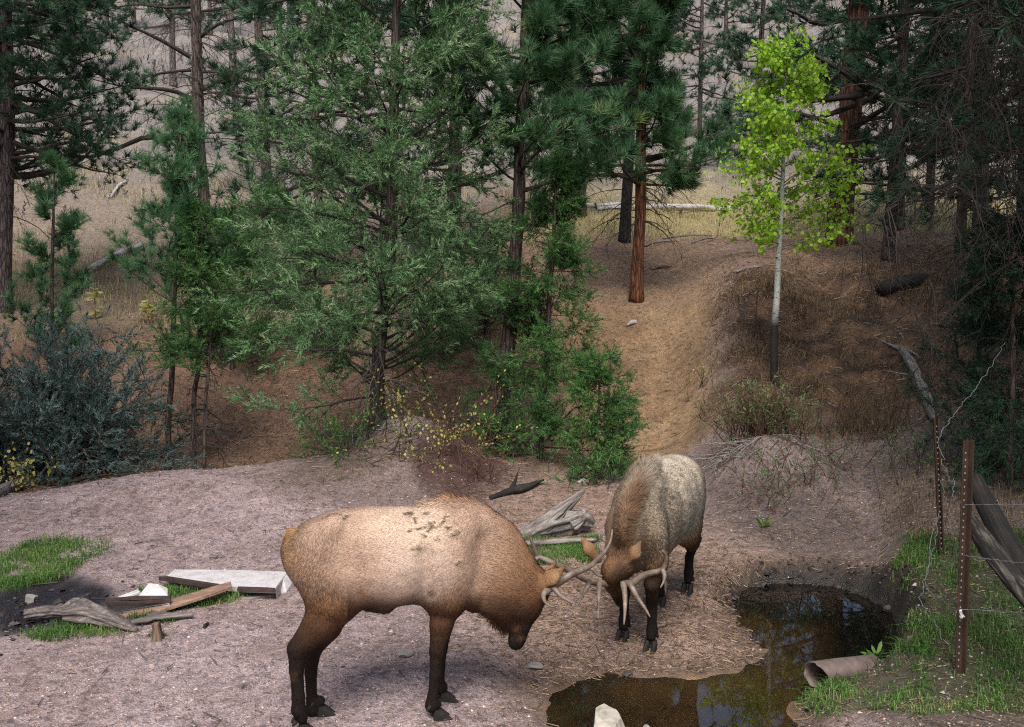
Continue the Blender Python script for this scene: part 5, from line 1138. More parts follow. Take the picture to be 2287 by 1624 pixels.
log('weathered_log', 'slim split grey log lying along the edge of the broken boards', 'log', [([gp(268, 1400, .02), gp(330, 1396, .04), gp(345, 1394, .05), gp(432, 1382, .03)], [.015, .034, .042, .026])], DRIFT2, n=22, sides=10)
log('tree_stub', 'short cut-off brown stub standing in the gravel', 'stump', [([gp(352, 1430, -.02), gp(352, 1430, .03), gp(351, 1430, .08), gp(349, 1430, .13)], [.06, .045, .036, .034])], wood_mat('wood_stub', (.05, .03, .024), (.15, .095, .07), (.28, .2, .15), 0), n=12, sides=12)
log('fallen_log', 'smooth grey log with a sawn end resting on the berm', 'log', [([gp(-60, 1135, .03), gp(0, 1108, .05), gp(60, 1083, .05), gp(120, 1056, .05)], [.075, .07, .066, .062])], wood_mat('wood_grey_log', (.06, .05, .05), (.17, .15, .15), (.29, .26, .26), 0), n=20, amp=.07, groove=.08)
p0, p1 = on_ground(205, 606, 16), on_ground(316, 558, 16)
log('fallen_log', 'bleached fallen log on the slope behind the young pines', 'log', [([p0 + [0, 0, .05], (p0 + p1) / 2 + [0, 0, .12], p1 + [0, 0, .1]], [.10, .10, .07])], WHITEW, n=20, sides=10)
p0, p1 = on_ground(246, 443, 20), on_ground(284, 408, 20)
log('fallen_log', 'short pale pole lying high on the dry slope', 'log', [([p0 + [0, 0, .03], (p0 + p1) / 2 + [0, 0, .1], p1 + [0, 0, .05]], [.07, .07, .05])], WHITEW, n=12, sides=8)
p0, p1 = on_ground(1335, 478, 26), on_ground(1640, 458, 26); dm = (p0[1] + p1[1]) / 2
q0, q1 = at(1335, 476, dm), at(1640, 456, dm)
log('fallen_log', 'long bleached white log lying across the yellow meadow', 'log', [([np.array([q0[0], q0[1], Hp(q0[0], q0[1]) + .1]), np.array([(q0[0] + q1[0]) / 2, dm, Hp((q0[0] + q1[0]) / 2, dm) + .13]), np.array([q1[0], dm, Hp(q1[0], dm) + .12])], [.13, .125, .10])], WHITEW, n=26, sides=10)
q0, q1 = at(1290, 470, dm + 1.2), at(1400, 468, dm + 1.2)
log('fallen_log', 'shorter bleached log beside the charcoal trunk on the meadow', 'log', [([np.array([q0[0], q0[1], Hp(q0[0], q0[1]) + .1]), np.array([q1[0], q1[1], Hp(q1[0], q1[1]) + .1])], [.08, .08])], WHITEW, n=8, sides=8)
for k, (xa, ya, xb, yb, r_, lab) in enumerate([(1438, 552, 1500, 540, .035, 'grey stick lying beside the red-barked ponderosa'), (1480, 535, 1590, 528, .03, 'long thin stick on the ridge before the meadow'), (1545, 545, 1600, 533, .03, 'short grey stick on the ridge beside the aspen boughs'), (1455, 606, 1500, 598, .04, 'stubby branch on the needle slope near the ponderosa foot'), (1640, 612, 1700, 598, .035, 'crooked branch on the needle slope near the aspen'), (1420, 722, 1400, 730, .05, 'pale broken bark piece on the sandy path'), (1985, 775, 2050, 800, .03, 'thin grey branch across the top of the leaning dead log')]):
    p0, p1 = on_ground(xa, ya, 12), on_ground(xb, yb, 12); log('fallen_stick', lab, 'stick', [([p0 + [0, 0, .02], (p0 + p1) / 2 + [0, 0, .05], p1 + [0, 0, .02]], [r_, r_, r_ * .5])], DRIFT if k != 5 else WHITEW, n=10, sides=7)
p0, p1 = on_ground(2012, 800, 12), on_ground(2086, 948, 12)
log('leaning_log', 'half-charred half-bleached dead log lying down the bank behind the posts', 'log', [([p0 + [0, 0, .12], (p0 * 2 + p1) / 3 + [0, 0, .16], (p0 + 2 * p1) / 3 + [0, 0, .14], p1 + [0, 0, .06]], [.05, .085, .085, .05]), ([p0 + [0, 0, .1], p0 + [-.3, .1, .25]], [.04, .012]), ([(p0 + p1) / 2 + [0, 0, .15], (p0 + p1) / 2 + [-.3, -.1, .2]], [.022, .008])], DRIFT, n=22, sides=12)
p0, p1 = on_ground(2050, 640, 12), on_ground(1968, 668, 12)
log('cut_log', 'dark sawn log lying on the shaded bank above the leaning log', 'log', [([p0 + [.2, .3, .08], (p0 + p1) / 2 + [0, 0, .14], p1 + [0, 0, .16]], [.11, .12, .115])], DARKW, n=18, sides=16, amp=.06, groove=.12)
p0 = on_ground(1688, 735, 12)
log('wooden_stake', 'thin rusty stake upright on the needle slope near the aspen', 'stake', [([p0 + [0, 0, -.05], p0 + [0, 0, .25], p0 + [.01, 0, .55]], [.012, .012, .012])], plain_mat('rusty_stake', (.08, .03, .014), (.17, .07, .03), 20), n=6, sides=6)

# ------------------------------------------------------------------ broken boards on the left
k4 = lambda x, y: (x * .2917, 1161.4 + y * .2917)
def slab(name, label, cat, corners, zt, thick, mat, parent=None, tilt=None, bev=.006):
    """flat board: photo outline at height zt (or per corner), extruded down"""
    zs = zt if np.ndim(zt) else [zt] * len(corners); top = np.array([on_z(*k4(x, y), z) for (x, y), z in zip(corners, zs)]); n = len(top)
    c = top.mean(0); ins = top + nrm(c - top) * bev; low = top - [0, 0, bev]; bot = top - [0, 0, thick]
    if np.cross(top[1] - top[0], top[2] - top[1])[2] < 0: ins, low, bot = ins[::-1], low[::-1], bot[::-1]
    o0 = ins.mean(0); v = np.concatenate([ins, low, bot]) - o0; mb = MB(); k = np.arange(n); k2 = (k + 1) % n
    mb.add(v, quads=np.concatenate([np.stack([n + k, n + k2, k2, k], 1), np.stack([2 * n + k, 2 * n + k2, n + k2, n + k], 1)]), tris=[[0, i, i + 1] for i in range(1, n - 1)] + [[2 * n, 2 * n + i + 1, 2 * n + i] for i in range(1, n - 1)])
    o = mb.build(name, mat, None); o.location = o0
    if parent is None: tag(o, label, cat)
    else: o.location = o0 - np.array(parent.location); o.parent = parent
    return o
WPAINT = Mat('white_board'); _a = WPAINT.noise(WPAINT.coords((1, 1, 1)), 7, 6, .7); _b = WPAINT.noise(WPAINT.coords((1, 1, 1)), 45, 4, .7)
WPAINT.color(WPAINT.mix(WPAINT.ramp(_b, [(.45, (0, 0, 0)), (.75, (.5, .5, .5))]), WPAINT.ramp(_a, [(.28, (.26, .23, .22)), (.45, (.52, .49, .50)), (.7, (.66, .64, .66))]), (.30, .25, .22))); WPAINT.rough(.7); WPAINT.bump(_b, .5, .004); WPAINT = WPAINT.m
BRN = wood_mat('brown_plank', (.14, .08, .055), (.26, .16, .115), (.36, .245, .18), 0); BRND = plain_mat('rusty_steel_bar', (.022, .014, .013), (.075, .045, .036), 12, .6, .003)
GREYC = plain_mat('grey_panel', (.22, .21, .22), (.42, .41, .43), 6, .8, .004)
o0 = on_z(*k4(1700, 450), .10)
root = thing('white_panel', 'broken white panel lying flat on the gravel behind the elk in profile', 'panel', tuple(map(float, o0 * [1, 1, 0])))
slab('sheet', '', '', [(1330, 378), (1800, 380), (2205, 396), (2160, 450), (2110, 518), (1820, 510), (1690, 492), (1275, 430)], [.11, .11, .12, .12, .12, .11, .11, .11], .05, WPAINT, root)
slab('edge_bar', '', '', [(1215, 432), (1275, 428), (1700, 492), (1690, 505)], .115, .035, BRND, root)
slab('edge_bar', '', '', [(1820, 508), (2110, 517), (2108, 530), (1815, 522)], .118, .03, BRND, root)
slab('under_board', '', '', [(1208, 458), (1290, 455), (1700, 512), (1690, 528)], .05, .03, DRIFT, root)
slab('rounded_end', '', '', [(2205, 396), (2240, 410), (2250, 460), (2195, 545), (2150, 552), (2112, 520), (2165, 450)], [.125, .12, .08, .03, .03, .115, .125], .09, WPAINT, root)
slab('wooden_plank', 'long bare brown plank lying slantwise across the broken boards', 'plank', [(880, 735), (1200, 645), (1690, 490), (1768, 470), (1775, 505), (1560, 580), (1200, 695), (905, 762)], [.02, .07, .15, .16, .15, .13, .06, .01], .028, BRN)
slab('grey_board', 'weathered grey board under the front edge of the white panel', 'board', [(1740, 575), (1900, 560), (2150, 548), (2140, 565), (1900, 600), (1745, 600)], .035, .03, DRIFT)
root = thing('broken_frame', 'collapsed metal-edged frame with pale sheets beside the mud', 'frame', tuple(map(float, on_z(*k4(1050, 650), 0))))
slab('front_sheet', '', '', [(815, 625), (1290, 604), (1300, 640), (1230, 660), (950, 725), (815, 715)], [.12, .12, .10, .06, .0, .0], .015, GREYC, root)
slab('edge_bar', '', '', [(805, 600), (1040, 578), (1310, 580), (1305, 606), (1040, 614), (808, 624)], .135, .03, BRND, root)
slab('back_sheet', '', '', [(1060, 578), (1135, 482), (1210, 485), (1285, 520), (1285, 578)], [.13, .20, .20, .16, .13], .012, WPAINT, root)
slab('side_board', '', '', [(905, 585), (1060, 528), (1075, 545), (960, 585)], [.10, .14, .14, .11], .02, WPAINT, root)

# ------------------------------------------------------------------ rocks
ROCK = plain_mat('pale_rock', (.22, .19, .15), (.60, .56, .48), 9, .85, .012); ROCKG = plain_mat('grey_rock', (.20, .18, .17), (.38, .35, .33), 7, .9, .01)
def rock(label, c, size, mat, seed, group=None):
    n = 14; a = np.linspace(0, np.pi, n); b = np.linspace(0, 2 * np.pi, 18, endpoint=False)
    v = np.stack([np.outer(np.sin(a), np.cos(b)), np.outer(np.sin(a), np.sin(b)), np.outer(np.cos(a), np.ones(18))], -1); rr = np.random.default_rng(seed)
    for k in range(13):                                  # broken facets
        d = nrm(rr.normal(0, 1, 3)); h = rr.uniform(.38, .8); e = np.maximum((v @ d) - h, 0); v = v - e[..., None] * d
    v = v * (1 + .06 * fbm(v, 2.5, 3, seed))[..., None] * np.asarray(size); i = np.arange(n * 18).reshape(n, 18)
    o = MB().add(v, quads=np.stack([i[:-1], i[1:], np.roll(i, -1, 1)[1:], np.roll(i, -1, 1)[:-1]], -1)).build('rock', mat, None, False); o.location = c; o.rotation_euler = (0, 0, rr.uniform(0, 6)); return tag(o, label, 'rock', group)
def rk(x, y, z, label, size, mat, seed): 
    p = on_z(x, y, z); p[2] = Hp(p[0], p[1]) + size[2] * .25; rock(label, p, size, mat, seed)
rk(1368, 1612, -.05, 'angular cream-white rock at the edge of the near pool', (.25, .18, .15), ROCK, 1)
rk(1440, 1632, -.05, 'flat cream-white rock half in the near pool', (.19, .15, .11), ROCK, 12)
rk(900, 1466, .0, 'pale flat stone flush in the gravel between the profile elk\'s legs', (.09, .08, .035), ROCKG, 3)
rk(1190, 1478, .0, 'pale flat stone in the gravel below the lowered muzzle', (.08, .07, .03), ROCKG, 4)
rk(66, 1340, .0, 'small pale stone sitting in the dark mud', (.09, .075, .06), ROCKG, 5)
rk(1302, 1085, .05, 'small white stone beside the low green undergrowth', (.085, .07, .07), ROCK, 6)
rk(1400, 1480, .0, 'small dark stone in front of the hooves of the head-on elk', (.05, .035, .03), plain_mat('dark_stone', (.03, .026, .025), (.075, .065, .06), 9), 7)
rk(275, 1395, .0, 'dark lump of soil by the weathered log', (.04, .03, .03), plain_mat('dark_soil', (.04, .03, .026), (.09, .07, .06), 9), 8)
rk(460, 1403, .0, 'curled dark bark scrap on the gravel near the stub', (.045, .03, .03), DARKW, 9)

# ------------------------------------------------------------------ pipe by the pond
c0 = on_z(1822, 1506, .06); ax2 = nrm(np.array([.80, .58, -.13]))
n = 26; s_ = np.linspace(0, 1, 12); an = np.arange(n) * 2 * np.pi / n; mb = MB(); M = frame_from(c0, ax2)
vs_ = []
for inner in (0, 1):
    R_ = .092 - .006 * inner; xs = s_ * .62; rag = (.03 * vnoise(np.stack([np.cos(an) * 2, np.sin(an) * 2], -1), 1, 3) + .05 * np.clip(np.sin(an), 0, 1) ** 3)
    for i, x in enumerate(xs):
        xx = x - rag * (1 - x / .62) ** 2; vs_.append(np.stack([xx, np.cos(an) * R_ * 1.06, np.sin(an) * R_ * .93 * (1 + .03 * math.sin(9 * x))], -1))
v = np.concatenate(vs_); k = np.arange(n); k2 = (k + 1) % n; F = []
for i in range(11):
    b = i * n; F.append(np.stack([b + k, b + n + k, b + n + k2, b + k2], 1)); b = (12 + i) * n; F.append(np.stack([b + k2, b + n + k2, b + n + k, b + k], 1))
F.append(np.stack([k2, 12 * n + k2, 12 * n + k, k], 1)); mb.add(v, quads=np.concatenate(F))
o = mb.build('drain_pipe', plain_mat('rusty_pipe', (.09, .062, .054), (.21, .16, .145), 9, .75, .006), None, True); o.matrix_world = Matrix(M.tolist()); tag(o, 'dented rusty drain pipe opening at the edge of the pond', 'pipe')

# ------------------------------------------------------------------ fence posts, wire, timbers
RUST = Mat('rusty_post'); _v = RUST.coords((1, 1, .25)); RUST.color(RUST.ramp(RUST.noise(_v, 16, 5, .7), [(.3, (.016, .010, .008)), (.55, (.05, .026, .016)), (.75, (.11, .05, .026))])); RUST.rough(.7); RUST.bump(RUST.noise(_v, 60, 4), .4, .003); RUST = RUST.m
WIRE = plain_mat('galvanised_wire', (.12, .12, .13), (.30, .31, .33), 30, .6)
def steel_post(label, base, top, w_, group):
    ax = nrm(top - base); L = np.linalg.norm(top - base) + .3; z = ax; x = nrm(np.array([1, .25, 0]) - z * np.dot([1, .25, 0], z)); y = np.cross(z, x); th = .006
    prof = [(-w_ / 2, .0), (-w_ / 2 + .012, .0), (-w_ / 4, .03), (w_ / 4, .03), (w_ / 2 - .012, .0), (w_ / 2, .0)]; pr = np.array([(a, b) for a, b in prof] + [(a, b + th) for a, b in prof[::-1]])
    b0 = -ax * .3; n = len(pr); ring = lambda o_: o_ + pr[:, :1] * x + (-pr[:, 1:]) * -y
    v = np.concatenate([ring(b0), ring(ax * (L - .3))]); k = np.arange(n); k2 = (k + 1) % n; mb = MB(); q = np.stack([k, k2, n + k2, n + k], 1)
    caps = [[i, i + 1, n - 2 - i, n - 1 - i] for i in range(5)]; mb.add(v, quads=np.concatenate([q, np.array(caps)[:, ::-1], np.array(caps) + n]))
    root = thing('fence_post', label, 'post', tuple(map(float, base)), group); o = mb.build('channel', RUST, None); o.parent = root
    st_ = MB()
    for i in range(int((L - .35) / .045)):
        p = ax * (.06 + i * .045); c = p + x * (-w_ / 2 + .018) + (-y) * .004 - y * 0; 
        vv, qq = box_vf(.007, .006, .009); Mx = np.stack([x, y, z], 1); st_.add(vv @ Mx.T + c, quads=qq)
    o = st_.build('punch_holes', plain_mat('bare_metal', (.25, .22, .2), (.4, .37, .34), 20), None); o.parent = root; o['kind'] = 'stuff'
    return root
b = on_ground(2146, 1508); bt = at(2164, 985, b[1] + .02); steel_post('tall rusty steel channel post standing in the grass', b, bt, .085, 'rusty fence posts')
b2 = on_ground(2104, 1242); bt2 = at(2092, 935, b2[1] + .02); steel_post('thinner rusty steel post behind, beside the tangled wire', b2, bt2, .05, 'rusty fence posts')
def wire(label, pts, r=.0028, parts=40, jit=.006, seed=0):
    rng = np.random.default_rng(seed); s = resample(np.array(pts), parts); s[1:-1] += rng.normal(0, jit, s[1:-1].shape); v, q, t = tubes(s[None], np.full((1, parts), r * .8), 5); o = MB().add(v, quads=q, tris=t).build('fence_wire', WIRE, None, True); return tag(o, label, 'wire', 'loose fence wires')
dp, dq = b[1], b2[1]
wire('taut upper wire running from the tall post past the timbers', [at(2152, 1128, dp - .02), at(2220, 1127, dp - .3), at(2300, 1127, dp - .6), at(2420, 1130, dp - .9)], jit=.003, seed=1)
wire('middle wire crossing the dark timbers', [at(2148, 1240, dp - .02), at(2230, 1252, dp - .3), at(2300, 1258, dp - .6)], .0025, jit=.003, seed=2)
wire('lower wire leaving the tall post near its white rag', [at(2140, 1360, dp - .03), at(2230, 1366, dp - .3), at(2300, 1370, dp - .6)], .0025, jit=.003, seed=3)
wire('slack wire climbing from the thin post toward the dark fir', [at(2095, 990, dq), at(2105, 960, dq + .1), at(2150, 900, dq + .5), at(2200, 840, dq + .9), at(2245, 765, dq + 1.4)], .0035, jit=.008, seed=4)
wire('kinked wire hanging between the thin post and the tall post', [at(2095, 990, dq - .03), at(2105, 1020, dq - .2), at(2118, 1060, dq - .6), at(2132, 1075, dq - 1.0), at(2128, 1095, dq - 1.3), at(2138, 1118, dq - 1.6), at(2155, 1128, dp - .02)], .0032, jit=.012, seed=5)
wire('loose looped wire drooping from the thin post to the pond bank', [at(2098, 1150, dq - .03), at(2085, 1180, dq - .3), at(2075, 1260, dq - .7), at(2062, 1300, dq - 1.0), at(2058, 1340, dq - 1.2), at(2080, 1380, dq - 1.5), at(2120, 1440, dp)], .003, jit=.01, seed=6)
wire('second strand drooping beside the looped wire', [at(2098, 1140, dq - .03), at(2090, 1200, dq - .4), at(2078, 1270, dq - .8), at(2070, 1310, dq - 1.0), at(2110, 1345, dq - 1.6), at(2138, 1362, dp - .03)], .0025, jit=.01, seed=7)
wire('wire sagging from the thin post to the middle of the tall post', [at(2098, 1060, dq - .03), at(2112, 1120, dq - .5), at(2128, 1190, dq - 1.1), at(2142, 1235, dp - .03)], .0025, jit=.008, seed=8)
o = MB(); add_box(o, (.02, .006, .05), frame_from(at(2147, 1372, dp - .06), (1, .2, .3)), .001, .006); tag(o.build('cloth_rag', plain_mat('white_rag', (.4, .4, .4), (.7, .7, .7), 30), None), 'scrap of white rag caught on the tall post', 'rag')
da, db = dp + .55, dp - .35
log('fence_timber', 'upper dark timber slanting down behind the tall post', 'timber', [([at(2172, 1068, da), at(2215, 1150, da - .2), at(2262, 1235, da - .45), at(2330, 1350, da - .8)], [.062, .075, .078, .08])], DARKW, 'slanting dark timbers', n=22, amp=.08, groove=.15)
log('fence_timber', 'lower dark timber with a pale split along its top', 'timber', [([at(2166, 1160, dp + .10), at(2205, 1218, dp - .02), at(2255, 1285, dp - .2), at(2330, 1375, dp - .5)], [.045, .07, .068, .065])], wood_mat('wood_split_timber', (.006, .005, .0045), (.018, .015, .013), (.17, .145, .12), 0), 'slanting dark timbers', n=22, amp=.1, groove=.3)
# ------------------------------------------------------------------ grass, needles, gravel
def blades(n, accept, box, h, w_, seed, lean=.5, bend=.35, tri=False):
    """grass blades where accept(X, Y, x, y) says so"""
    rng = np.random.default_rng(seed); out = []
    got = 0; P = []
    while got < n:
        x = rng.uniform(box[0], box[1], n * 3); y = rng.uniform(box[2], box[3], n * 3); z = H(x, y); X, Y = proj(np.stack([x, y, z], -1)); k = rng.random(n * 3) < accept(X, Y, x, y)
        P.append(np.stack([x, y, z], -1)[k]); got += k.sum()
        if len(P) > 40: break
    P = np.concatenate(P)[:n]; n = len(P); P = P + 0; a = rng.uniform(0, 6.28, n); hh = h * rng.uniform(.4, 1.25, n) * (1 + .5 * vnoise(P[:, :2], 3.0, 2)); ln = rng.uniform(.05, lean, n)
    d = np.stack([np.cos(a), np.sin(a), np.zeros(n)], 1); s = np.stack([-np.sin(a), np.cos(a), np.zeros(n)], 1) * (w_ / 2)
    m1 = P + d * (hh * ln * .4)[:, None] + np.array([0, 0, 1]) * (hh * .6)[:, None]; tp = P + d * (hh * (ln + bend * ln))[:, None] + np.array([0, 0, 1]) * (hh * (1 - .35 * ln))[:, None]
    if tri:
        V = np.stack([P - s, P + s, tp], 1).reshape(-1, 3); rn = np.clip(.5 + .3 * vnoise(P[:, :2], 2.5, 9) + rng.normal(0, .2, n), 0, 1); return MB().add(V, tris=np.arange(3 * n).reshape(-1, 3), rnd=np.repeat(rn, 3))
    P = P - [0, 0, .01]; V = np.stack([P - s, P + s, m1 + s * .8, m1 - s * .8, tp], 1).reshape(-1, 3); b = (np.arange(n) * 5)[:, None]
    T = np.concatenate([b + [0, 1, 2], b + [0, 2, 3], b + [3, 2, 4]]); rn = np.clip(.5 + .3 * vnoise(P[:, :2], 2.5, 9) + rng.normal(0, .2, n), 0, 1)
    return MB().add(V, tris=T, rnd=np.repeat(rn, 5))
GRASS = leaf_mat('grass_green', [(0, (.025, .06, .015)), (.45, (.085, .18, .038)), (.8, (.16, .29, .07)), (.92, (.26, .33, .12)), (1, (.38, .34, .17))], .3)
GRASSD = leaf_mat('grass_dry', [(0, (.14, .10, .05)), (.5, (.33, .27, .14)), (.85, (.48, .43, .24)), (1, (.35, .38, .16))], .25)
GRASSB = leaf_mat('grass_dead_brown', [(0, (.06, .038, .022)), (.5, (.17, .115, .065)), (1, (.33, .25, .15))], .2)
def stuff(mb, name, mat, label, cat): o = mb.build(name, mat, None, False, kind='stuff'); return tag(o, label, cat)
L_ = lambda X, Y, cx, cy, rx, ry, ang=0, s=.4: ell(X, Y, cx, cy, rx, ry, ang, s)
stuff(blades(6500, lambda X, Y, x, y: L_(X + 40 * vnoise(np.stack([x, y], -1), 3, 8), Y + 12 * vnoise(np.stack([x, y], -1), 4, 9), 75, 1262, 120, 38, -18, .9) * np.clip(.5 + .9 * fbm(np.stack([x, y], -1), 3.5, 2, 5), .05, 1), (-6, -2.5, 8.5, 13), .065, .006, 1, 1.3), 'grass', GRASS, 'green grass patch beside the dark mud', 'grass')
stuff(blades(3400, lambda X, Y, x, y: np.maximum.reduce([L_(X, Y, 190, 1412, 90, 12, 0, .9), L_(X, Y, 470, 1338, 95, 14, -8, .9), L_(X, Y, 370, 1325, 60, 12), L_(X, Y, 110, 1422, 50, 10, 0, .9), L_(X, Y, 340, 1385, 60, 9), L_(X, Y, 350, 1420, 22, 7)]) * .9, (-4.8, -1.6, 8, 11), .06, .0055, 2, 1.3), 'grass', GRASS, 'green grass growing round the broken boards and log', 'grass')
stuff(blades(4200, lambda X, Y, x, y: np.clip(.55 + .9 * fbm(np.stack([x, y], -1), 4, 2, 6), .05, 1) * np.maximum(L_(X, Y, 1250, 1240, 85, 24, 0), .5 * L_(X, Y, 1255, 1208, 85, 9)), (-.2, 1.1, 10, 12.4), .06, .0055, 3, 1.2), 'grass', GRASS, 'green grass strip in front of the driftwood stump', 'grass')
def right_bank(X, Y, x, y):
    u = x / y; sd = poly_sd(x, y, POND); m = sstep(.02, .10, sd) * sstep(.225, .255, u) * sstep(1605, 1585, Y + 14 * vnoise(np.stack([x, y], -1), 5, 4)) * sstep(1175, 1225, Y - .06 * (X - 2000) * -1)
    m = m * np.where(Y < 1440, sstep(1990, 2030, X + 40 * vnoise(np.stack([x, y], -1), 2.5, 6)), 1) * np.where((Y > 1440) & (X < 1780), 0, 1)
    return m * np.clip(.35 + .9 * fbm(np.stack([x, y], -1), 3.0, 3, 11), .03, 1)
stuff(blades(26000, right_bank, (1.4, 5.5, 6.6, 11), .058, .006, 4, 1.5), 'grass', GRASS, 'short green grass on the bank round the fence posts', 'grass')
stuff(blades(3000, lambda X, Y, x, y: L_(X, Y, 2150, 1120, 190, 110) * .6, (2.5, 6.5, 9.5, 14), .09, .005, 14, .9), 'grass', GRASSB, 'thin mixed dry grass in the shade behind the posts', 'grass')
stuff(blades(26000, lambda X, Y, x, y: sstep(24, 27, y) * sstep(60, 36, y) * np.clip(.25 + 1.4 * fbm(np.stack([x, y], -1), .6, 3, 5), .03, 1), (-22, 24, 22, 60), .26, .016, 5, .6, tri=True), 'dry_grass', GRASSD, 'straw-yellow dry grass over the meadow and lower hillside', 'grass')
stuff(blades(26000, lambda X, Y, x, y: sstep(55, 70, y) * (.4 + .6 * vnoise(np.stack([x, y], -1), .25, 7)), (-48, 48, 48, 105), .38, .034, 6, .6, tri=True), 'dry_grass', leaf_mat('grass_pale_hill', [(0, (.13, .115, .095)), (.6, (.27, .24, .20)), (1, (.38, .345, .27))], .2), 'sparse pale dry grass on the far hillside', 'grass')
stuff(blades(9000, lambda X, Y, x, y: sstep(18.5, 20.5, y) * sstep(28, 24, y) * sstep(.02, -.05, x / y) * np.clip(.15 + 1.6 * fbm(np.stack([x, y], -1), .9, 3, 5), .02, 1), (-13, .5, 18, 28), .2, .012, 15, .6, tri=True), 'dry_grass', GRASSD, 'dry straw grass on the slope behind the young pines', 'grass')
def bankm(X, Y, x, y): return sstep(13.6, 15, y) * sstep(23, 19, y) * sstep(.15, .2, x / y) * np.clip(.25 + 1.5 * fbm(np.stack([x, y], -1), 1.9, 3, 25), 0.03, 1)
stuff(blades(32000, bankm, (1.8, 11, 13.2, 23), .14, .0085, 7, 1.1, .4, tri=True), 'dead_grass', GRASSB, 'matted dead grass and pine straw on the brown bank', 'grass')
# fallen needles and straw lying flat
def flat_needles(n, accept, box, L, w_, seed, lift=.008):
    rng = np.random.default_rng(seed); P = []; got = 0
    while got < n and len(P) < 40:
        x = rng.uniform(box[0], box[1], n * 2); y = rng.uniform(box[2], box[3], n * 2); z = H(x, y); X, Y = proj(np.stack([x, y, z], -1)); k = rng.random(n * 2) < accept(X, Y, x, y); P.append(np.stack([x, y], -1)[k]); got += k.sum()
    P = np.concatenate(P)[:n]; n = len(P); a = rng.uniform(0, 6.28, n); l = L * rng.uniform(.4, 1.3, n) / 2; d = np.stack([np.cos(a), np.sin(a)], 1); s = np.stack([-np.sin(a), np.cos(a)], 1) * w_ / 2
    c = [P - d * l[:, None] - s, P - d * l[:, None] + s, P + d * l[:, None] + s * .6, P + d * l[:, None] - s * .6]; V = []
    for q in c: V.append(np.concatenate([q, (H(q[:, 0], q[:, 1]) + lift)[:, None]], 1) + np.array([0, 0, 1]) * (rng.random(n) * lift)[:, None])
    V = np.stack(V, 1).reshape(-1, 3); return MB().add(V, quads=np.arange(4 * n).reshape(-1, 4), rnd=np.repeat(rng.random(n), 4))
STRAW = leaf_mat('pine_straw', [(0, (.045, .026, .016)), (.4, (.15, .092, .055)), (.75, (.29, .20, .125)), (1, (.42, .33, .24))], .1)
nearpond = lambda X, Y, x, y: sstep(.0, .08, poly_sd(x, y, POND)) * np.maximum(.22, L_(X, Y, 1480, 1420, 360, 200, 0, .6))
stuff(flat_needles(15000, nearpond, (-.6, 4.5, 6.4, 13.8), .075, .0035, 8), 'pine_needles', STRAW, 'fallen brown pine needles strewn over the gravel by the pond', 'pine needles')
stuff(flat_needles(9000, lambda X, Y, x, y: .5 * (1 - L_(X, Y, 95, 1352, 175, 66, -6)), (-6, 0, 6.3, 14.5), .05, .0035, 9), 'pine_needles', STRAW, 'thin scatter of pine needles on the pale gravel', 'pine needles')
stuff(flat_needles(22000, lambda X, Y, x, y: np.clip(.5 + .6 * vnoise(np.stack([x, y], -1), 1.3, 3), .1, 1) * (1 - .85 * sstep(.02, .05, x / y) * sstep(.18, .15, x / y)), (-7, 9, 13.8, 25), .13, .006, 10, .012), 'pine_needles', STRAW, 'pine needles littering the slopes under the trees', 'pine needles')
stuff(flat_needles(700, lambda X, Y, x, y: sstep(.05, .2, poly_sd(x, y, POND)), (-6, 6, 6.3, 15), .16, .008, 11, .012), 'twigs', DRIFT2 if False else leaf_mat('twig_litter', [(0, (.03, .024, .022)), (1, (.16, .13, .115))], .0), 'small dark twigs scattered over the gravel', 'twigs')
rng = np.random.default_rng(12); ov = np.array([[1, 0, 0], [0, 1, 0], [-1, 0, 0], [0, -1, 0], [0, 0, .75], [.7, .7, .1], [-.7, .7, .2], [.1, -.7, .35]]) ; of = np.array([[0, 5, 4], [5, 1, 4], [1, 6, 4], [6, 2, 4], [2, 3, 4], [3, 0, 4]])
n = 20000; y = 6.2 + 8.3 * rng.random(n) ** 1.4; x = rng.uniform(-1, 1, n) * (1.0 + .5 * y); _X, _Y = proj(np.stack([x, y, 0 * x], -1)); k = (poly_sd(x, y, POND) > .03) & (L_(_X, _Y, 95, 1352, 170, 64, -6) < .3); x, y = x[k], y[k]; n = len(x); fr = frames(np.array([[0, 0, 1.0]]) + rng.normal(0, .25, (n, 3)), rng.uniform(0, 6.28, n)); mb = MB()
scatter(mb, ov[:5], np.array([[0, 1, 4], [1, 2, 4], [2, 3, 4], [3, 0, 4]]), np.stack([x, y, H(x, y) - .001], 1), fr, rng.lognormal(math.log(.0068), .42, n), rng.random(n))
stuff(mb, 'gravel', leaf_mat('gravel_stones', [(0, (.10, .08, .08)), (.35, (.26, .19, .18)), (.75, (.40, .31, .29)), (1, (.62, .54, .5))], .0, .8), 'loose pinkish gravel stones over the bare ground', 'gravel')
# small green rosettes
for x, y, lab in [(1703, 1178, 'bright green star-shaped weed on the grey bank'), (1958, 1470, 'leafy weed at the pond end of the grass bank')]:
    p = on_ground(x, y); root = thing('weed', lab, 'weed', tuple(map(float, p))); f = MB(); n = 11; a = rng.uniform(0, 6.28, n); e = rng.uniform(.2, .9, n)
    scatter(f, lv * np.array([.03, .03, .13]), lf, np.zeros((n, 3)), frames(np.stack([np.cos(a) * np.cos(e), np.sin(a) * np.cos(e), np.sin(e)], 1), rng.uniform(0, 6, n)), rng.uniform(.7, 1.2, n), rng.uniform(.5, .9, n)); o = f.build('leaves', GRASS); o.parent = root; o['kind'] = 'stuff'

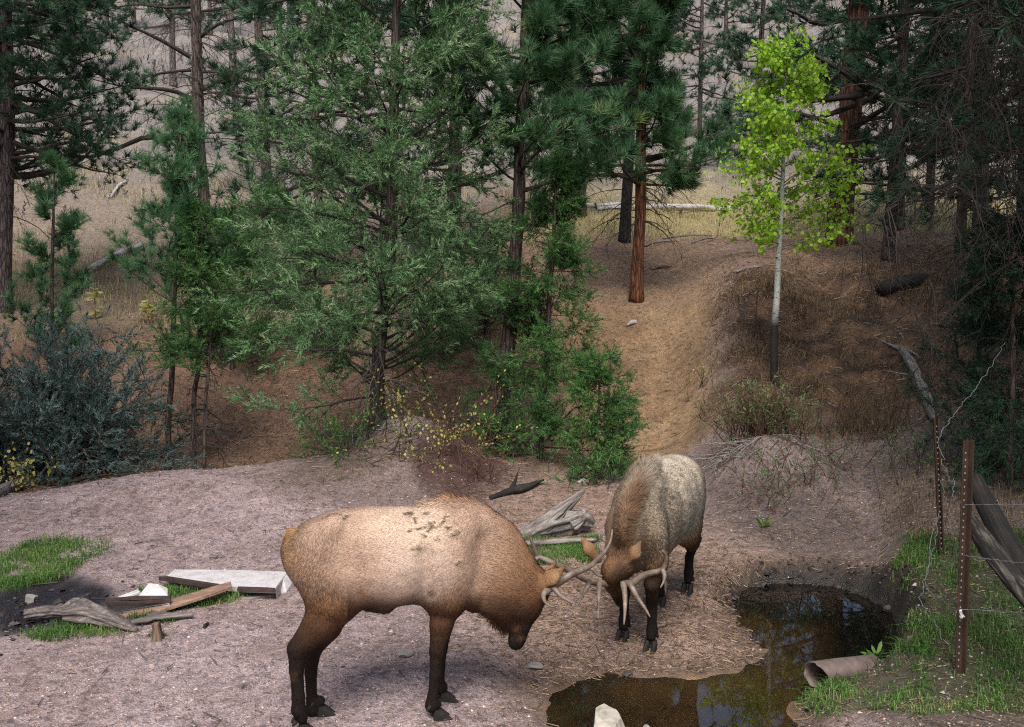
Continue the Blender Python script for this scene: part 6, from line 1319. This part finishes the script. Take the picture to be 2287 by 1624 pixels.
# low grey-green brush dotted over the hillside
n = 2600; y = rng.uniform(30, 105, n); x = rng.uniform(-.5, .5, n) * y; mb = MB()
for i, (tv, tf) in enumerate(SPRAY):
    k = np.arange(n) % 4 == i; scatter(mb, tv, tf, np.stack([x, y, H(x, y)], 1)[k], frames(np.array([[0, 0, 1.0]]) + rng.normal(0, .5, (k.sum(), 3)), rng.uniform(0, 6.28, k.sum())), rng.uniform(1.2, 3.2, k.sum()) * np.sqrt(y[k] / 50), rng.random(k.sum()))
stuff(mb, 'hill_brush', leaf_mat('hill_brush', [(0, (.035, .035, .03)), (.5, (.085, .08, .06)), (1, (.20, .18, .12))], .1), 'low scrub dotted over the dry hillside', 'scrub')

# dark clods along the cut bank of the pond
n = 700; k = rng.integers(0, len(POND), n * 3); f = rng.random((n * 3, 1)); p = POND[k] * (1 - f) + POND[(k + 1) % len(POND)] * f + rng.normal(0, .11, (n * 3, 2)); u = p[:, 0] / p[:, 1]
p = p[((u > .25) & (p[:, 1] < 9.2) | (p[:, 1] > 9.7)) & (p[:, 1] > 7.0)][:n]; n = len(p); mb = MB()
scatter(mb, ov, np.array([[0, 5, 4], [5, 1, 4], [1, 6, 4], [6, 2, 4], [2, 7, 4], [7, 3, 4], [3, 0, 4]]), np.stack([p[:, 0], p[:, 1], H(p[:, 0], p[:, 1]) - .006], 1), frames(np.array([[0, 0, 1.0]]) + rng.normal(0, .4, (n, 3)), rng.uniform(0, 6.28, n)), rng.lognormal(math.log(.013), .6, n), rng.random(n))
stuff(mb, 'soil_clods', leaf_mat('soil_clods', [(0, (.012, .010, .009)), (.7, (.045, .034, .028)), (1, (.11, .085, .07))], .0, .9), 'dark wet clods of soil along the pond bank', 'soil')

n = 500; p = MUDC[:2] + rng.normal(0, 1, (n, 2)) * [.42, .34]; mb = MB()
scatter(mb, ov, np.array([[0, 5, 4], [5, 1, 4], [1, 6, 4], [6, 2, 4], [2, 7, 4], [7, 3, 4], [3, 0, 4]]), np.stack([p[:, 0], p[:, 1], H(p[:, 0], p[:, 1]) - .006], 1), frames(np.array([[0, 0, 1.0]]) + rng.normal(0, .4, (n, 3)), rng.uniform(0, 6.28, n)), rng.lognormal(math.log(.013), .6, n), rng.random(n))
stuff(mb, 'mud_clods', leaf_mat('mud_clods', [(0, (.012, .010, .011)), (.7, (.04, .032, .033)), (1, (.12, .10, .095))], .0, .6), 'trampled clods in the dark mud', 'mud')
